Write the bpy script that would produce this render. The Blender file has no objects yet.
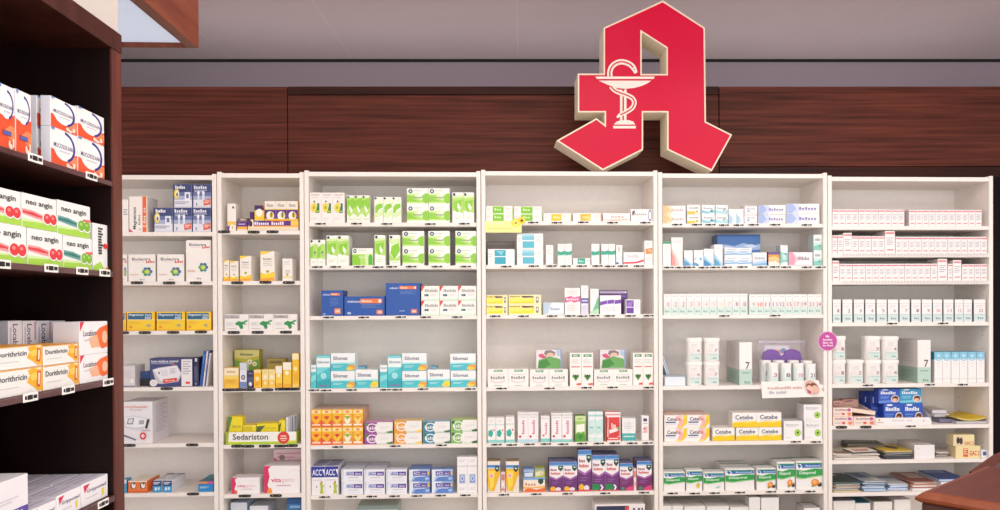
import bpy, bmesh, math, random
from mathutils import Vector, Matrix
random.seed(7)
S = bpy.context.scene
COL = S.collection

# ------------------------------------------------------------------ camera maths (photo pixels -> points on real planes)
F = 778.0
YAW, PIT, ROL = math.radians(2.674), math.radians(0.388), math.radians(-0.25)
PX, PY = 534.6, 311.76
CAM = Vector((0.0683, -3.5617, 2.02 - 0.6136))

def rotm():
    cy, sy, cp, sp, cr, sr = math.cos(YAW), math.sin(YAW), math.cos(PIT), math.sin(PIT), math.cos(ROL), math.sin(ROL)
    M = Matrix(((1, 0, 0), (0, 0, -1), (0, 1, 0)))
    Ry = Matrix(((cy, 0, -sy), (0, 1, 0), (sy, 0, cy)))
    Rp = Matrix(((1, 0, 0), (0, cp, -sp), (0, sp, cp)))
    Rr = Matrix(((cr, -sr, 0), (sr, cr, 0), (0, 0, 1)))
    return Rr @ Rp @ Ry @ M
RM = rotm()
RT = RM.transposed()
def ray(u, v): return RT @ Vector(((u - PX) / F, (v - PY) / F, 1.0))
def pY(u, v, Y):
    d = ray(u, v); return CAM + d * ((Y - CAM.y) / d.y)
def pX(u, v, X):
    d = ray(u, v); return CAM + d * ((X - CAM.x) / d.x)
def pZ(u, v, Z):
    d = ray(u, v); return CAM + d * ((Z - CAM.z) / d.z)

# ------------------------------------------------------------------ materials
MATS = {}
def lin(c):
    return c / 12.92 if c <= 0.04045 else ((c + 0.055) / 1.055) ** 2.4
def rgb(h):
    return tuple(lin(int(h[i:i + 2], 16) / 255) for i in (0, 2, 4))
def mat(h, rough=0.5, **kw):
    key = (h, rough, tuple(sorted(kw.items())))
    if key in MATS: return MATS[key]
    m = bpy.data.materials.new('print_' + h); m.use_nodes = True
    b = m.node_tree.nodes['Principled BSDF']
    b.inputs['Base Color'].default_value = (*rgb(h), 1)
    b.inputs['Roughness'].default_value = rough
    for k, v in kw.items(): b.inputs[k].default_value = v
    MATS[key] = m
    return m
def noise_mat(name, c1, c2, scale, stretch=(1, 1, 1), rough=0.5, detail=6, bump=0.0, coat=0.0, spec=0.5):
    m = bpy.data.materials.new(name); m.use_nodes = True
    nt = m.node_tree; b = nt.nodes['Principled BSDF']
    tc = nt.nodes.new('ShaderNodeTexCoord'); mp = nt.nodes.new('ShaderNodeMapping')
    mp.inputs['Scale'].default_value = stretch
    nz = nt.nodes.new('ShaderNodeTexNoise'); nz.inputs['Scale'].default_value = scale; nz.inputs['Detail'].default_value = detail
    nz.inputs['Roughness'].default_value = 0.62
    rp = nt.nodes.new('ShaderNodeValToRGB')
    rp.color_ramp.elements[0].position = 0.32; rp.color_ramp.elements[1].position = 0.7
    rp.color_ramp.elements[0].color = (*rgb(c1), 1); rp.color_ramp.elements[1].color = (*rgb(c2), 1)
    L = nt.links.new
    L(tc.outputs['Object'], mp.inputs['Vector']); L(mp.outputs['Vector'], nz.inputs['Vector'])
    L(nz.outputs['Fac'], rp.inputs['Fac']); L(rp.outputs['Color'], b.inputs['Base Color'])
    b.inputs['Roughness'].default_value = rough
    b.inputs['Coat Weight'].default_value = coat
    b.inputs['Specular IOR Level'].default_value = spec
    if bump:
        bp = nt.nodes.new('ShaderNodeBump'); bp.inputs['Strength'].default_value = bump; bp.inputs['Distance'].default_value = 0.002
        L(nz.outputs['Fac'], bp.inputs['Height']); L(bp.outputs['Normal'], b.inputs['Normal'])
    return m
M_SHELF = noise_mat('shelf_white', 'f2e9e2', 'f6efe8', 60, rough=0.45)
M_BACK = noise_mat('shelf_back', 'f6efe9', 'faf4ef', 40, rough=0.6)
M_WOOD = noise_mat('mahogany_panel', '38180f', '74392a', 3.0, (0.5, 4, 18), rough=0.5, detail=10, bump=0.05, spec=.18)
M_WOODV = noise_mat('mahogany_upright', '32140f', '552a22', 3.0, (9, 9, 0.6), rough=0.4, detail=8, spec=.25)
M_WOODD = noise_mat('mahogany_dark', '120606', '1e0c0a', 3.0, (6, 6, 0.8), rough=0.5, detail=8, spec=.2)  # dark wood; inside the cabinet its near-black colour stands in for shade
M_WOODR = noise_mat('mahogany_fascia', '6a2f1e', '8e4a32', 3.0, (9, 0.7, 9), rough=0.4, detail=8, spec=.3)
M_DESK = noise_mat('desk_top', '522a23', '643329', 5.0, (1, 6, 1), rough=0.5, detail=8, spec=.2)
M_DESKE = noise_mat('desk_edge', '70361f', '84442a', 5.0, (1, 6, 1), rough=0.5, detail=8, spec=.2)
M_CEIL = noise_mat('ceiling_paint', 'b29fa0', 'b6a3a4', 3, rough=0.9)
M_STRIP = noise_mat('fascia_plaster', '8d7f87', '9d8f97', 220, rough=0.9, detail=2)
M_FLOOR = noise_mat('floor_vinyl', 'b4a99e', 'c0b5aa', 8, rough=0.4)

# ------------------------------------------------------------------ mesh helpers
def obj(name, bm, mats, parent=None, smooth=False):
    me = bpy.data.meshes.new(name); bm.to_mesh(me); bm.free()
    for m in (mats if isinstance(mats, (list, tuple)) else [mats]): me.materials.append(m)
    if smooth:
        for p in me.polygons: p.use_smooth = True
    o = bpy.data.objects.new(name, me); COL.objects.link(o)
    if parent is not None: o.parent = parent
    return o
def empty(name, loc=(0, 0, 0), rz=0):
    o = bpy.data.objects.new(name, None); COL.objects.link(o); o.location = loc; o.rotation_euler = (0, 0, rz)
    o.empty_display_size = 0.02
    return o
def tag(o, label=None, cat=None, group=None, kind=None):
    if label: o['label'] = label
    if cat: o['category'] = cat
    if group: o['group'] = group
    if kind: o['kind'] = kind
    return o
def box(bm, lo, hi, mi=0, bev=0.0):
    lo, hi = Vector(lo), Vector(hi)
    r = bmesh.ops.create_cube(bm, size=1.0)
    vs = r['verts']
    for v in vs:
        v.co = Vector((lo[i] + (v.co[i] + .5) * (hi[i] - lo[i]) for i in range(3)))
    es = list({e for v in vs for e in v.link_edges})
    fs = list({f for v in vs for f in v.link_faces})
    for f in fs: f.material_index = mi
    if bev:
        r = bmesh.ops.bevel(bm, geom=es, offset=bev, segments=1, affect='EDGES', profile=.5)
        for f in r['faces']: f.material_index = mi
def prism(bm, pts, axis_vec, mi=0, mi_side=None):
    """pts: 3-D outline; extruded along axis_vec"""
    a = [bm.verts.new(p) for p in pts]; b = [bm.verts.new(Vector(p) + Vector(axis_vec)) for p in pts]
    f = bm.faces.new(a); f.material_index = mi
    f = bm.faces.new(b[::-1]); f.material_index = mi
    n = len(a)
    for i in range(n):
        f = bm.faces.new((a[i], b[i], b[(i + 1) % n], a[(i + 1) % n])); f.material_index = mi if mi_side is None else mi_side
def lathe(bm, prof, n=20, mi=0, sq=None):
    """prof: (radius, z); sq>0 gives a rounded-square section"""
    rings = []
    for r, z in prof:
        ring = []
        for k in range(n):
            a = 2 * math.pi * k / n; c, s = math.cos(a), math.sin(a)
            q = 1.0
            if sq: q = 1 / (abs(c) ** sq + abs(s) ** sq) ** (1 / sq)
            ring.append(bm.verts.new((r * q * c, r * q * s, z)))
        rings.append(ring)
    for A, B in zip(rings, rings[1:]):
        for k in range(n):
            f = bm.faces.new((A[k], A[(k + 1) % n], B[(k + 1) % n], B[k])); f.material_index = mi
    f = bm.faces.new(rings[0][::-1]); f.material_index = mi
    f = bm.faces.new(rings[-1]); f.material_index = mi

# ------------------------------------------------------------------ lettering
TXT = {}
def text_mesh(s, bold):
    k = (s, bold)
    if k in TXT: return TXT[k]
    cu = bpy.data.curves.new('lettering', 'FONT'); cu.body = s; cu.resolution_u = 2; cu.size = 1.0
    cu.offset = 0.018 if bold else 0.0
    ob = bpy.data.objects.new('lettering', cu); COL.objects.link(ob)
    dg = bpy.context.evaluated_depsgraph_get()
    me = bpy.data.meshes.new_from_object(ob.evaluated_get(dg))
    vs = [v.co.copy() for v in me.vertices]; fs = [tuple(p.vertices) for p in me.polygons]
    x0 = min(v.x for v in vs); x1 = max(v.x for v in vs); y0 = min(v.y for v in vs); y1 = max(v.y for v in vs)
    vs = [((v.x - x0) / (x1 - x0), (v.y - y0) / (y1 - y0)) for v in vs]
    bpy.data.objects.remove(ob); bpy.data.curves.remove(cu); bpy.data.meshes.remove(me)
    TXT[k] = (vs, fs)
    return TXT[k]

# print marks, all in face fractions: u to the right, v downward
def R(u0, v0, u1, v1, c): return ('p', [(u0, v0), (u1, v0), (u1, v1), (u0, v1)], c)
def P(c, *pts): return ('p', list(pts), c)
def E_(cu, cv, ru, rv, c, n=18): return ('p', [(cu + ru * math.cos(2 * math.pi * k / n), cv + rv * math.sin(2 * math.pi * k / n)) for k in range(n)], c)
def RING(cu, cv, ru, rv, t, c, a0=0, a1=360, n=22):
    return ('ring', cu, cv, ru, rv, t, math.radians(a0), math.radians(a1), n, c)
READ = {'Magnetrans', 'Biolectra', 'Magnesium', 'Verla', 'boso medicus control', 'Sedariston', 'vita', 'gerin', 'orthomol', 'Silomat', 'isla', 'ACC', 'akut', 'Cetebe', 'Cete', 'be', 'Diasporal', 'MUCOSOLVAN', 'neo angin', 'Dorithricin', 'Locabiosol', 'Grippostad', 'GAC 2'}
def T(s, u0, v0, u1, v1, c, rot=0, bold=True, slant=0):
    """legible words as lettering; print too small to read in the photo as rows of letter-sized strokes"""
    if s in READ or s.isdigit(): return ('t', s, u0, v0, u1, v1, c, rot, bold, slant)
    rr = random.Random(s); out = []; n = max(len(s), 3)
    for k in range(n):
        if k < len(s) and s[k] == ' ': continue
        a, z = k / n, (k + .72) / n; top = 0 if k == 0 or rr.random() < .25 else .28
        if rot == 0:
            x0, x1 = u0 + a * (u1 - u0), u0 + z * (u1 - u0); y0, y1 = v0 + top * (v1 - v0), v1
            sh = -slant * a * (v1 - v0); out.append(R(x0, y0 + sh, x1, y1 + sh, c))
        elif rot == 90: out.append(R(u0 + top * (u1 - u0), v1 - z * (v1 - v0), u1, v1 - a * (v1 - v0), c))
        else: out.append(R(u0, v0 + a * (v1 - v0), u1 - top * (u1 - u0), v0 + z * (v1 - v0), c))
    return out
def G(u0, v0, u1, v1, n, c, fill=.5):
    out = []
    h = (v1 - v0) / n
    for k in range(n):
        w = u1 - (0.25 * (u1 - u0) if k % 2 else 0)
        out.append(R(u0, v0 + k * h, w, v0 + (k + fill) * h, c))
    return out
def flat(l):
    o = []
    for x in l:
        if isinstance(x, list): o += flat(x)
        else: o.append(x)
    return o

def add_marks(bm, marks, frame, slot):
    """frame(u, v, k) -> point on layer k of the face"""
    for k, mk in enumerate(flat(marks)):
        if mk[0] == 'p':
            mi = slot(mk[2])
            vs = [bm.verts.new(frame(u, v, k + 1)) for u, v in mk[1]]
            f = bm.faces.new(vs); f.material_index = mi
        elif mk[0] == 'ring':
            _, cu, cv, ru, rv, t, a0, a1, n, c = mk
            mi = slot(c); A = []; B = []
            for q in range(n + 1):
                a = a0 + (a1 - a0) * q / n
                A.append(bm.verts.new(frame(cu + ru * math.cos(a), cv + rv * math.sin(a), k + 1)))
                B.append(bm.verts.new(frame(cu + ru * (1 - t) * math.cos(a), cv + rv * (1 - t) * math.sin(a), k + 1)))
            for q in range(n):
                f = bm.faces.new((A[q], A[q + 1], B[q + 1], B[q])); f.material_index = mi
        else:
            _, s, u0, v0, u1, v1, c, rot, bold, slant = mk
            mi = slot(c); vs, fs = text_mesh(s, bold)
            pts = []
            for x, y in vs:
                if rot == 0: uu, vv = u0 + x * (u1 - u0), v1 - y * (v1 - v0) - slant * x * (v1 - v0)
                elif rot == 90: uu, vv = u0 + (1 - y) * (u1 - u0), v1 - x * (v1 - v0)
                else: uu, vv = u0 + y * (u1 - u0), v0 + x * (v1 - v0)
                pts.append(bm.verts.new(frame(uu, vv, k + 1)))
            for f in fs:
                try:
                    ff = bm.faces.new([pts[i] for i in f]); ff.material_index = mi
                except ValueError: pass

LAY = 0.00012
def carton_mesh(name, w, h, d, body, front=(), left=(), right=(), top=(), rough=0.42, side=None):
    """folding carton: origin bottom centre of the front, front looks to -y"""
    bm = bmesh.new(); cols = [body]
    def slot(c):
        if c not in cols: cols.append(c)
        return cols.index(c)
    cl = lambda q: min(max(q, .004), .996)
    box(bm, (-w / 2, 0, 0), (w / 2, d, h), 0, min(.0009, w * .04, h * .04, d * .04))
    # tuck flaps: a thin closed lid panel with its slit line at the back edge of the top, and the glue seam on the end
    if side is not None:
        si = slot(side)
        for f in bm.faces:
            if f.normal.y > -0.5: f.material_index = si
    seam = 'cfc8c2' if body.lower() > 'c' else body
    add_marks(bm, [R(.02, .03, .98, .045, seam), R(.02, .03, .03, .2, seam), R(.97, .03, .98, .2, seam)] + list(top), lambda u, v, k: (-w / 2 + cl(u) * w, d * (1 - cl(v)), h + k * LAY), slot)
    add_marks(bm, front, lambda u, v, k: (-w / 2 + cl(u) * w, -k * LAY, h * (1 - cl(v))), slot)
    add_marks(bm, left, lambda u, v, k: (-w / 2 - k * LAY, d * (1 - cl(u)), h * (1 - cl(v))), slot)
    add_marks(bm, right, lambda u, v, k: (w / 2 + k * LAY, d * cl(u), h * (1 - cl(v))), slot)
    me = bpy.data.meshes.new(name); bm.normal_update(); bm.to_mesh(me); bm.free()
    for c in cols: me.materials.append(mat(c, rough))
    return me

# ------------------------------------------------------------------ camera object
cam = bpy.data.cameras.new('camera'); cam.sensor_width = 36; cam.lens = F * 36 / 1000
cam.shift_x = -(PX - 500) / 1000; cam.shift_y = (PY - 255) / 1000; cam.clip_start = 0.05
co = bpy.data.objects.new('camera', cam); COL.objects.link(co)
r0, r1, r2 = RM[0], RM[1], RM[2]
co.matrix_world = Matrix(((r0[0], -r1[0], -r2[0], CAM.x), (r0[1], -r1[1], -r2[1], CAM.y), (r0[2], -r1[2], -r2[2], CAM.z), (0, 0, 0, 1)))
S.camera = co

# ------------------------------------------------------------------ shelving bays
DEPTH = 0.29
BEDGE = [(39.0, 217.2), (217.9, 304.5), (305.1, 481.2), (481.8, 658.0), (658.6, 827.5), (828.1, 993.2)]   # outer edges at mid height
SHELF_LOW = [
    [236, 285.5, 335, 391.5, 448, 497.5],
    [234.5, 285, 335, 392, 448.5, 498],
    [226.5, 269.5, 319.7, 392, 448.5, 498.5],
    [225.2, 268.8, 318.5, 390.5, 446.3, 496],
    [227.5, 269.8, 318.5, 389.4, 445, 494.8],
    [229.8, 257.4, 284.5, 326, 387.3, 428.8, 463.2, 495.5]]
TOPY = [173.6, 171.9, 170.7, 170.1, 172.4, 175.7]
BAYN = ['bay beside dark cabinet', 'narrow bay', 'bay of green cartons', 'bay under red sign', 'second bay from counter', 'end bay by counter']
ORD = ['first', 'second', 'third', 'fourth', 'fifth', 'sixth', 'seventh', 'eighth', 'ninth', 'tenth', 'eleventh', 'twelfth', 'thirteenth', 'fourteenth', 'fifteenth', 'sixteenth', 'seventeenth', 'eighteenth', 'nineteenth', 'twentieth', 'twenty-first', 'twenty-second', 'twenty-third', 'twenty-fourth']
SHZ = []       # top surface heights per bay
SHOBJ = []
BX = []
UNITLAB = ['white shelving unit partly hidden behind the dark wood cabinet', 'narrow white shelving unit, half the width of its neighbours',
           'white shelving unit with bright green cartons on its upper shelves', 'white shelving unit directly under the red letter sign',
           'white shelving unit between the red sign and the purple round sticker', 'white shelving unit at the end beside the counter']
def price_label_mesh(dark, rail=False):
    bm = bmesh.new()
    w, h = (.054, .0155)
    if dark:
        n = 16; pts = []
        for k in range(n):
            a = 2 * math.pi * k / n
            pts.append((math.copysign(abs(math.cos(a)) ** .45, math.cos(a)) * w / 2, 0, math.copysign(abs(math.sin(a)) ** .6, math.sin(a)) * h * .42))
        prism(bm, pts, (0, .0016, 0), 0)
        add_marks(bm, [R(.2, .4, .28, .6, 'c8b090'), R(.5, .38, .66, .62, '3a3230'), R(.74, .4, .84, .6, '8c8078')], lambda u, v, k: (-w / 2 + u * w, -k * LAY, h / 2 - v * h), lambda c: {'c8b090': 1, '3a3230': 2, '8c8078': 3}[c])
        ms = [mat('15110f', .4), mat('c8b090'), mat('3a3230'), mat('8c8078')]
    else:
        box(bm, (-w / 2, 0, -h / 2), (w / 2, .0014, h / 2), 0, .0006)
        add_marks(bm, [R(.06, .3, .2, .72, '15110f'), R(.22, .22, .56, .78, '15110f'), R(.6, .3, .7, .72, '15110f'), R(.73, .25, .95, .7, '15110f')], lambda u, v, k: (-w / 2 + u * w, -k * LAY, h / 2 - v * h), lambda c: 1)
        ms = [mat('f4efe8'), mat('15110f')]
    me = bpy.data.meshes.new('price_label'); bm.to_mesh(me); bm.free()
    for m in ms: me.materials.append(m)
    return me
PL = {True: price_label_mesh(True), False: price_label_mesh(False)}
for b in range(6):
    u0, u1 = BEDGE[b]
    xl = pY(u0, 320, 0).x; xr = pY(u1, 320, 0).x
    zt = pY((u0 + u1) / 2, TOPY[b], 0).z
    BX.append((xl, xr, zt))
    t = empty('shelf_unit', ((xl + xr) / 2, 0, 0)); tag(t, UNITLAB[b], 'shelf', 'white shelving units along the wall')
    W = (xr - xl) / 2; th = .019
    for s in (-1, 1):
        bm = bmesh.new(); box(bm, (min(s * W, s * (W - th)), 0, 0), (max(s * W, s * (W - th)), DEPTH, zt), 0, .0012)
        # rows of shelf-pin holes
        for yy in (.05, DEPTH - .045):
            for k in range(24):
                zz = .3 + k * .064; xx = s * (W - th) - s * .0002
                vs = [bm.verts.new((xx, yy + .0025 * math.cos(a), zz + .0025 * math.sin(a))) for a in [i * math.pi / 3 for i in range(6)]]
                bm.faces.new(vs).material_index = 1
        obj('side_panel', bm, [M_SHELF, mat('6e655c')], t)
    bm = bmesh.new(); box(bm, (-W + th, DEPTH - .006, .03), (W - th, DEPTH, zt - .004)); obj('back_panel', bm, M_BACK, t)
    bm = bmesh.new(); box(bm, (-W + th, .001, zt - .026), (W - th, DEPTH - .006, zt - .006), 0, .001); obj('top_panel', bm, M_SHELF, t)
    bm = bmesh.new(); box(bm, (-W + th, .03, 0), (W - th, .045, .06), 0, .001); obj('plinth', bm, M_SHELF, t)
    zs = []; so = []
    lows = SHELF_LOW[b] + [SHELF_LOW[b][-1] + 52]
    for y in lows:
        zl = pY((u0 + u1) / 2, y, .002).z
        bm = bmesh.new(); box(bm, (-W + th + .0005, .002, -.018), (W - th - .0005, DEPTH - .007, 0), 0, .001)
        o = obj('shelf', bm, M_SHELF, t); o.location = (0, 0, zl + .018); zs.append(zl + .018); so.append(o)
    SHZ.append(zs); SHOBJ.append(so)
def labels(b, sh, crop, xs, dark=False):
    x0, y0, s = crop
    for x in xs:
        p = pY(x0 + x / s, SHELF_LOW[b][sh] - 2.2, .002)
        o = bpy.data.objects.new('price_label', PL[dark]); COL.objects.link(o)
        o.parent = SHOBJ[b][sh]; o.location = (p.x - (BX[b][0] + BX[b][1]) / 2, -.0016, -.0085 + random.uniform(-.0012, .0012) + (.002))

# ------------------------------------------------------------------ placing goods
ITEMS = []       # records for labels
REG = {}         # (bay, shelf) -> [(x0,x1,y0,y1,top)]
def settle(b, sh, x0, x1, y0, y1, zraw, z0):
    z = z0
    for a0, a1, c0, c1, tp in REG.get((b, sh), []):
        ox = min(x1, a1) - max(x0, a0); oy = min(y1, c1) - max(y0, c0)
        if ox > .12 * min(x1 - x0, a1 - a0) and oy > .003 and tp > z and tp < zraw + .028: z = tp
    return z + .0003
def reg(b, sh, x0, x1, y0, y1, top): REG.setdefault((b, sh), []).append((x0, x1, y0, y1, top))
KN = {(0, 0): 'powder_box', (0, 1): 'effervescent_box', (0, 2): 'mineral_box', (1, 1): 'drops_carton', (1, 3): 'ointment_carton', (2, 0): 'herbal_tea_carton', (2, 1): 'herbal_tea_carton', (2, 2): 'supplement_box',
      (2, 3): 'cough_remedy_box', (2, 4): 'vitamin_carton', (2, 5): 'cold_remedy_box', (3, 3): 'herbal_remedy_carton', (3, 4): 'spray_carton', (3, 5): 'syrup_carton', (4, 2): 'tablet_carton', (4, 4): 'vitamin_box', (4, 5): 'supplement_carton',
      (5, 0): 'remedy_vial_box', (5, 1): 'remedy_vial_box', (5, 2): 'remedy_vial_box', (5, 3): 'cream_carton', (5, 4): 'bath_salt_carton', (5, 5): 'heat_pad_box', (3, 0): 'tablet_box', (3, 1): 'tablet_box', (4, 0): 'allergy_tablet_box', (4, 1): 'allergy_tablet_box'}
def kindname(b, sh): return KN.get((b, sh), 'medicine_box')
def blk(b, sh, crop, x0, y0, x1, y1, design, n=1, m=1, d=.07, Y=.012, look='', name=None, cat='medicine box', rows=1, gap=.0009, rz=0, boty=None, rowgap=.002):
    """n columns x m layers of the same carton filling a rectangle of the photo"""
    cx, cy, s = crop; name = name or kindname(b, sh)
    A = pY(cx + x0 / s, cy + (y0 + y1) / 2 / s, Y).x; B = pY(cx + x1 / s, cy + (y0 + y1) / 2 / s, Y).x
    um = cx + (x0 + x1) / 2 / s
    zt = pY(um, cy + y0 / s, Y).z; zraw = pY(um, cy + y1 / s, Y).z
    if b >= 0: A = max(A, BX[b][0] + .0205); B = min(B, BX[b][1] - .0205)
    zb = settle(b, sh, A, B, Y, Y + d, zraw, SHZ[b][sh] if b >= 0 else 0)
    w = (B - A) / n; h = (zt - zb) / m
    vs = design if isinstance(design, list) else [design]
    cache = {}
    for r in range(rows):
        for j in range(m):
            for i in range(n):
                dz = vs[i % len(vs)]; kk = i % len(vs)
                if kk not in cache:
                    o = bpy.data.objects.new(name, carton_mesh(name, w - gap, h - .0003, d, **dz)); COL.objects.link(o); cache[kk] = o
                else:
                    o = cache[kk].copy(); COL.objects.link(o)
                jx = random.uniform(-.0004, .0004)
                o.location = (A + (i + .5) * w + jx, Y + r * (d + rowgap) + random.uniform(0, .0025) * (0 if rz else 1), zb + j * h)
                o.rotation_euler = (0, 0, rz)
                lk = dz_look(look, kk, vs)
                ITEMS.append(dict(o=o, look=lk, b=b, sh=sh, x=o.location.x, lay=j if m > 1 else 0, m=m, row=r, cat=cat))
    reg(b, sh, A, B, Y, Y + rows * (d + rowgap), zb + m * h)
    return zb + m * h
def dz_look(look, k, vs): return look[min(k, len(look) - 1)] if isinstance(look, list) else look
def item(o, look, b, sh, x=None, cat='medicine box'):
    ITEMS.append(dict(o=o, look=look, b=b, sh=sh, x=o.location.x if x is None else x, lay=0, m=1, row=0, cat=cat))

def D(body, *front, **kw):
    d = dict(body=body, front=list(front)); d.update(kw); return d
GR = 'a8a2a0'; WH = 'f6f2ee'; CR = 'f5ede4'
NUMW = ['one', 'two', 'three', 'four', 'five', 'six', 'seven', 'eight', 'nine', 'ten', 'eleven', 'twelve', 'thirteen', 'fourteen', 'fifteen', 'sixteen', 'seventeen', 'eighteen', 'nineteen', 'twenty', 'twenty-one', 'twenty-two', 'twenty-three', 'twenty-four']
# crop transforms used to read positions off the photo: (x0, y0, scale)
E1, E2, E3 = (118, 170, 4.25), (118, 280, 4.25), (118, 390, 4.25)
F1, F2, F3 = (212, 170, 4.25), (212, 280, 4.25), (212, 390, 4.25)
A1, A2, A3 = (300, 170, 4.637), (300, 270, 3.921), (300, 390, 4.253)
B1, B2, B3 = (478, 170, 4.637), (478, 270, 3.921), (478, 390, 4.253)
C1, C2, C3 = (652, 170, 4.639), (652, 270, 3.921), (652, 390, 4.253)
D1, D2, D3 = (822, 170, 4.635), (822, 270, 3.921), (822, 390, 4.247)
Z1 = (0, 0, 1)

# ---------------------------------------------------------------- bay 0: beside the dark cabinet
blk(0, 0, E1, 14, 125, 44, 262, D(WH, G(.3, .3, .9, .5, 3, GR)), d=.06, look='plain white carton behind dark upright')
blk(0, 0, E1, 47, 112, 124, 262, D('f7f0ea', R(.74, 0, .96, 1, 'ef6a2e'), P('e0356a', (0, .9), (.22, 1), (0, 1)), R(.74, .8, .96, .86, 'f9b28a'),
    T('Magnetrans', .2, .3, .44, .92, '4a4650', 90), T('forte', .5, .5, .62, .8, 'a0989a', 90, False), T('375 mg', .78, .3, .92, .75, 'f7d8c4', 90), G(.55, .9, .68, .96, 2, GR)),
    d=.11, look='tall white carton with orange side stripe')
def navy(k):
    a = [R(0, 0, 1, .34, '3a4378'), R(0, .34, 1, .5, '6672a4'), R(0, .5, 1, .66, 'a9b2d0'), R(0, 0, .06, 1, '2f3868'), R(.05, .94, 1, 1, 'd8d8e2')]
    if k == 0: a += [T('Basica', .12, .06, .66, .2, 'f4f2f6'), R(.62, .34, .92, .74, 'eef0f6'), E_(.2, .42, .15, .22, 'e8cf3a'), E_(.22, .42, .1, .15, 'f4f0e6'), E_(.22, .45, .05, .09, '7a6a3a'), R(.7, .42, .84, .6, '6b76a6'), G(.1, .74, .85, .88, 2, 'a3a8be')]
    else: a += [T('Basica', .1, .06, .8, .2, 'e4e6f2'), G(.12, .24, .8, .36, 2, 'c3c9e4'), R(.3, .4, .38, .7, 'e6e8f4'), R(.54, .4, .66, .7, 'dfe3f2'), E_(.34, .36, .07, .08, 'f3f3fa'), E_(.6, .36, .07, .08, 'f3f3fa'), P('e2604a', (.6, .68), (.98, .62), (.98, .86), (.62, .92)), G(.66, .7, .94, .84, 2, 'f6d8d0'), R(.2, .8, .26, .92, '7d86b0')]
    return D('e6e6ee', a, side='4a5288')
nv = ['navy and white carton with yellow disc', 'navy and white carton with red corner']
blk(0, 0, E1, 150, 160, 395, 262, [navy(0), navy(1), navy(1)], n=3, d=.07, look=nv)
blk(0, 0, E1, 234, 60, 395, 156, [navy(0), navy(1)], n=2, d=.07, look=['navy carton with yellow disc atop others', 'navy carton with red corner atop others'])
def biol(tall=False):
    k = .62 if tall else 1
    h = [T('Biolectra', .14, .12 * k, .82, .23 * k, '55505a'), T('Magnesium', .2, .26 * k, .6, .3 * k, 'b8a8a0', 0, False), T('forte', .66, .24 * k, .98, .33 * k, 'd8483c', 0, True, .3)]
    cu, cv, rv = (.7, .64, .15) if not tall else (.7, .66, .1)
    ru = .17
    fl = [E_(cu + ru * .75 * math.cos(a), cv + rv * .75 * math.sin(a), ru * .42, rv * .42, c) for a, c in [(i * math.pi / 3, ['3f6fa8', '4a94b0', '3c8f6a', '69a83c', '3f6fa8', '2f5f98'][i]) for i in range(6)]]
    return D('f5efe9', h, fl, E_(cu, cv, ru * .6, rv * .6, 'b8cf3a'), E_(cu, cv, ru * .3, rv * .3, 'd8e27a'), T('Brause', .08, .72, .4, .77, 'e6b8b0', 0, False), T('20 St', .45, .91, .62, .95, '8f8890', 0, False), side='e9e2da')
blk(0, 1, E1, 12, 358, 39, 470, biol(), d=.08, look='white flower carton cut off by cabinet upright')
blk(0, 1, E1, 42, 358, 158, 470, biol(), d=.1, look='low white carton with blue-green flower beside cabinet')
blk(0, 1, E1, 165, 358, 280, 470, biol(), d=.1, look='low white carton with blue-green flower, middle one')
blk(0, 1, E1, 288, 298, 394, 475, biol(True), d=.08, look='tallest white carton with blue-green flower')
labels(0, 1, E1, [82, 218, 332], True)
verla = D('f7cf22', R(.04, .06, .9, .4, '1f5f86'), T('Magnesium', .08, .1, .6, .24, 'f0f4f6'), T('Verla', .64, .1, .88, .24, 'cfe0ea'), T('300', .64, .26, .86, .38, 'dfeaf0'),
          R(0, .4, 1, .44, 'f6e8b0'), P('b9a878', (.78, .62), (.88, .72), (.78, .82), (.68, .72)), E_(.14, .8, .06, .07, 'f0942c'), G(.08, .5, .5, .66, 3, 'e8a02a', .25), R(0, .93, 1, 1, 'f2b41c'), side='ee9c1c')
blk(0, 2, E2, 10, 138, 34, 215, verla, d=.08, look='yellow and blue carton cut off by upright')
blk(0, 2, E2, 37, 135, 156, 215, verla, d=.1, look='yellow and blue carton, nearest dark cabinet')
blk(0, 2, E2, 163, 135, 284, 215, verla, d=.1, look='yellow and blue carton, middle one')
blk(0, 2, E2, 290, 135, 396, 215, verla, d=.1, look='yellow and blue carton by shelf side panel')
labels(0, 2, E2, [22, 115, 235, 353], True)
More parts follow.
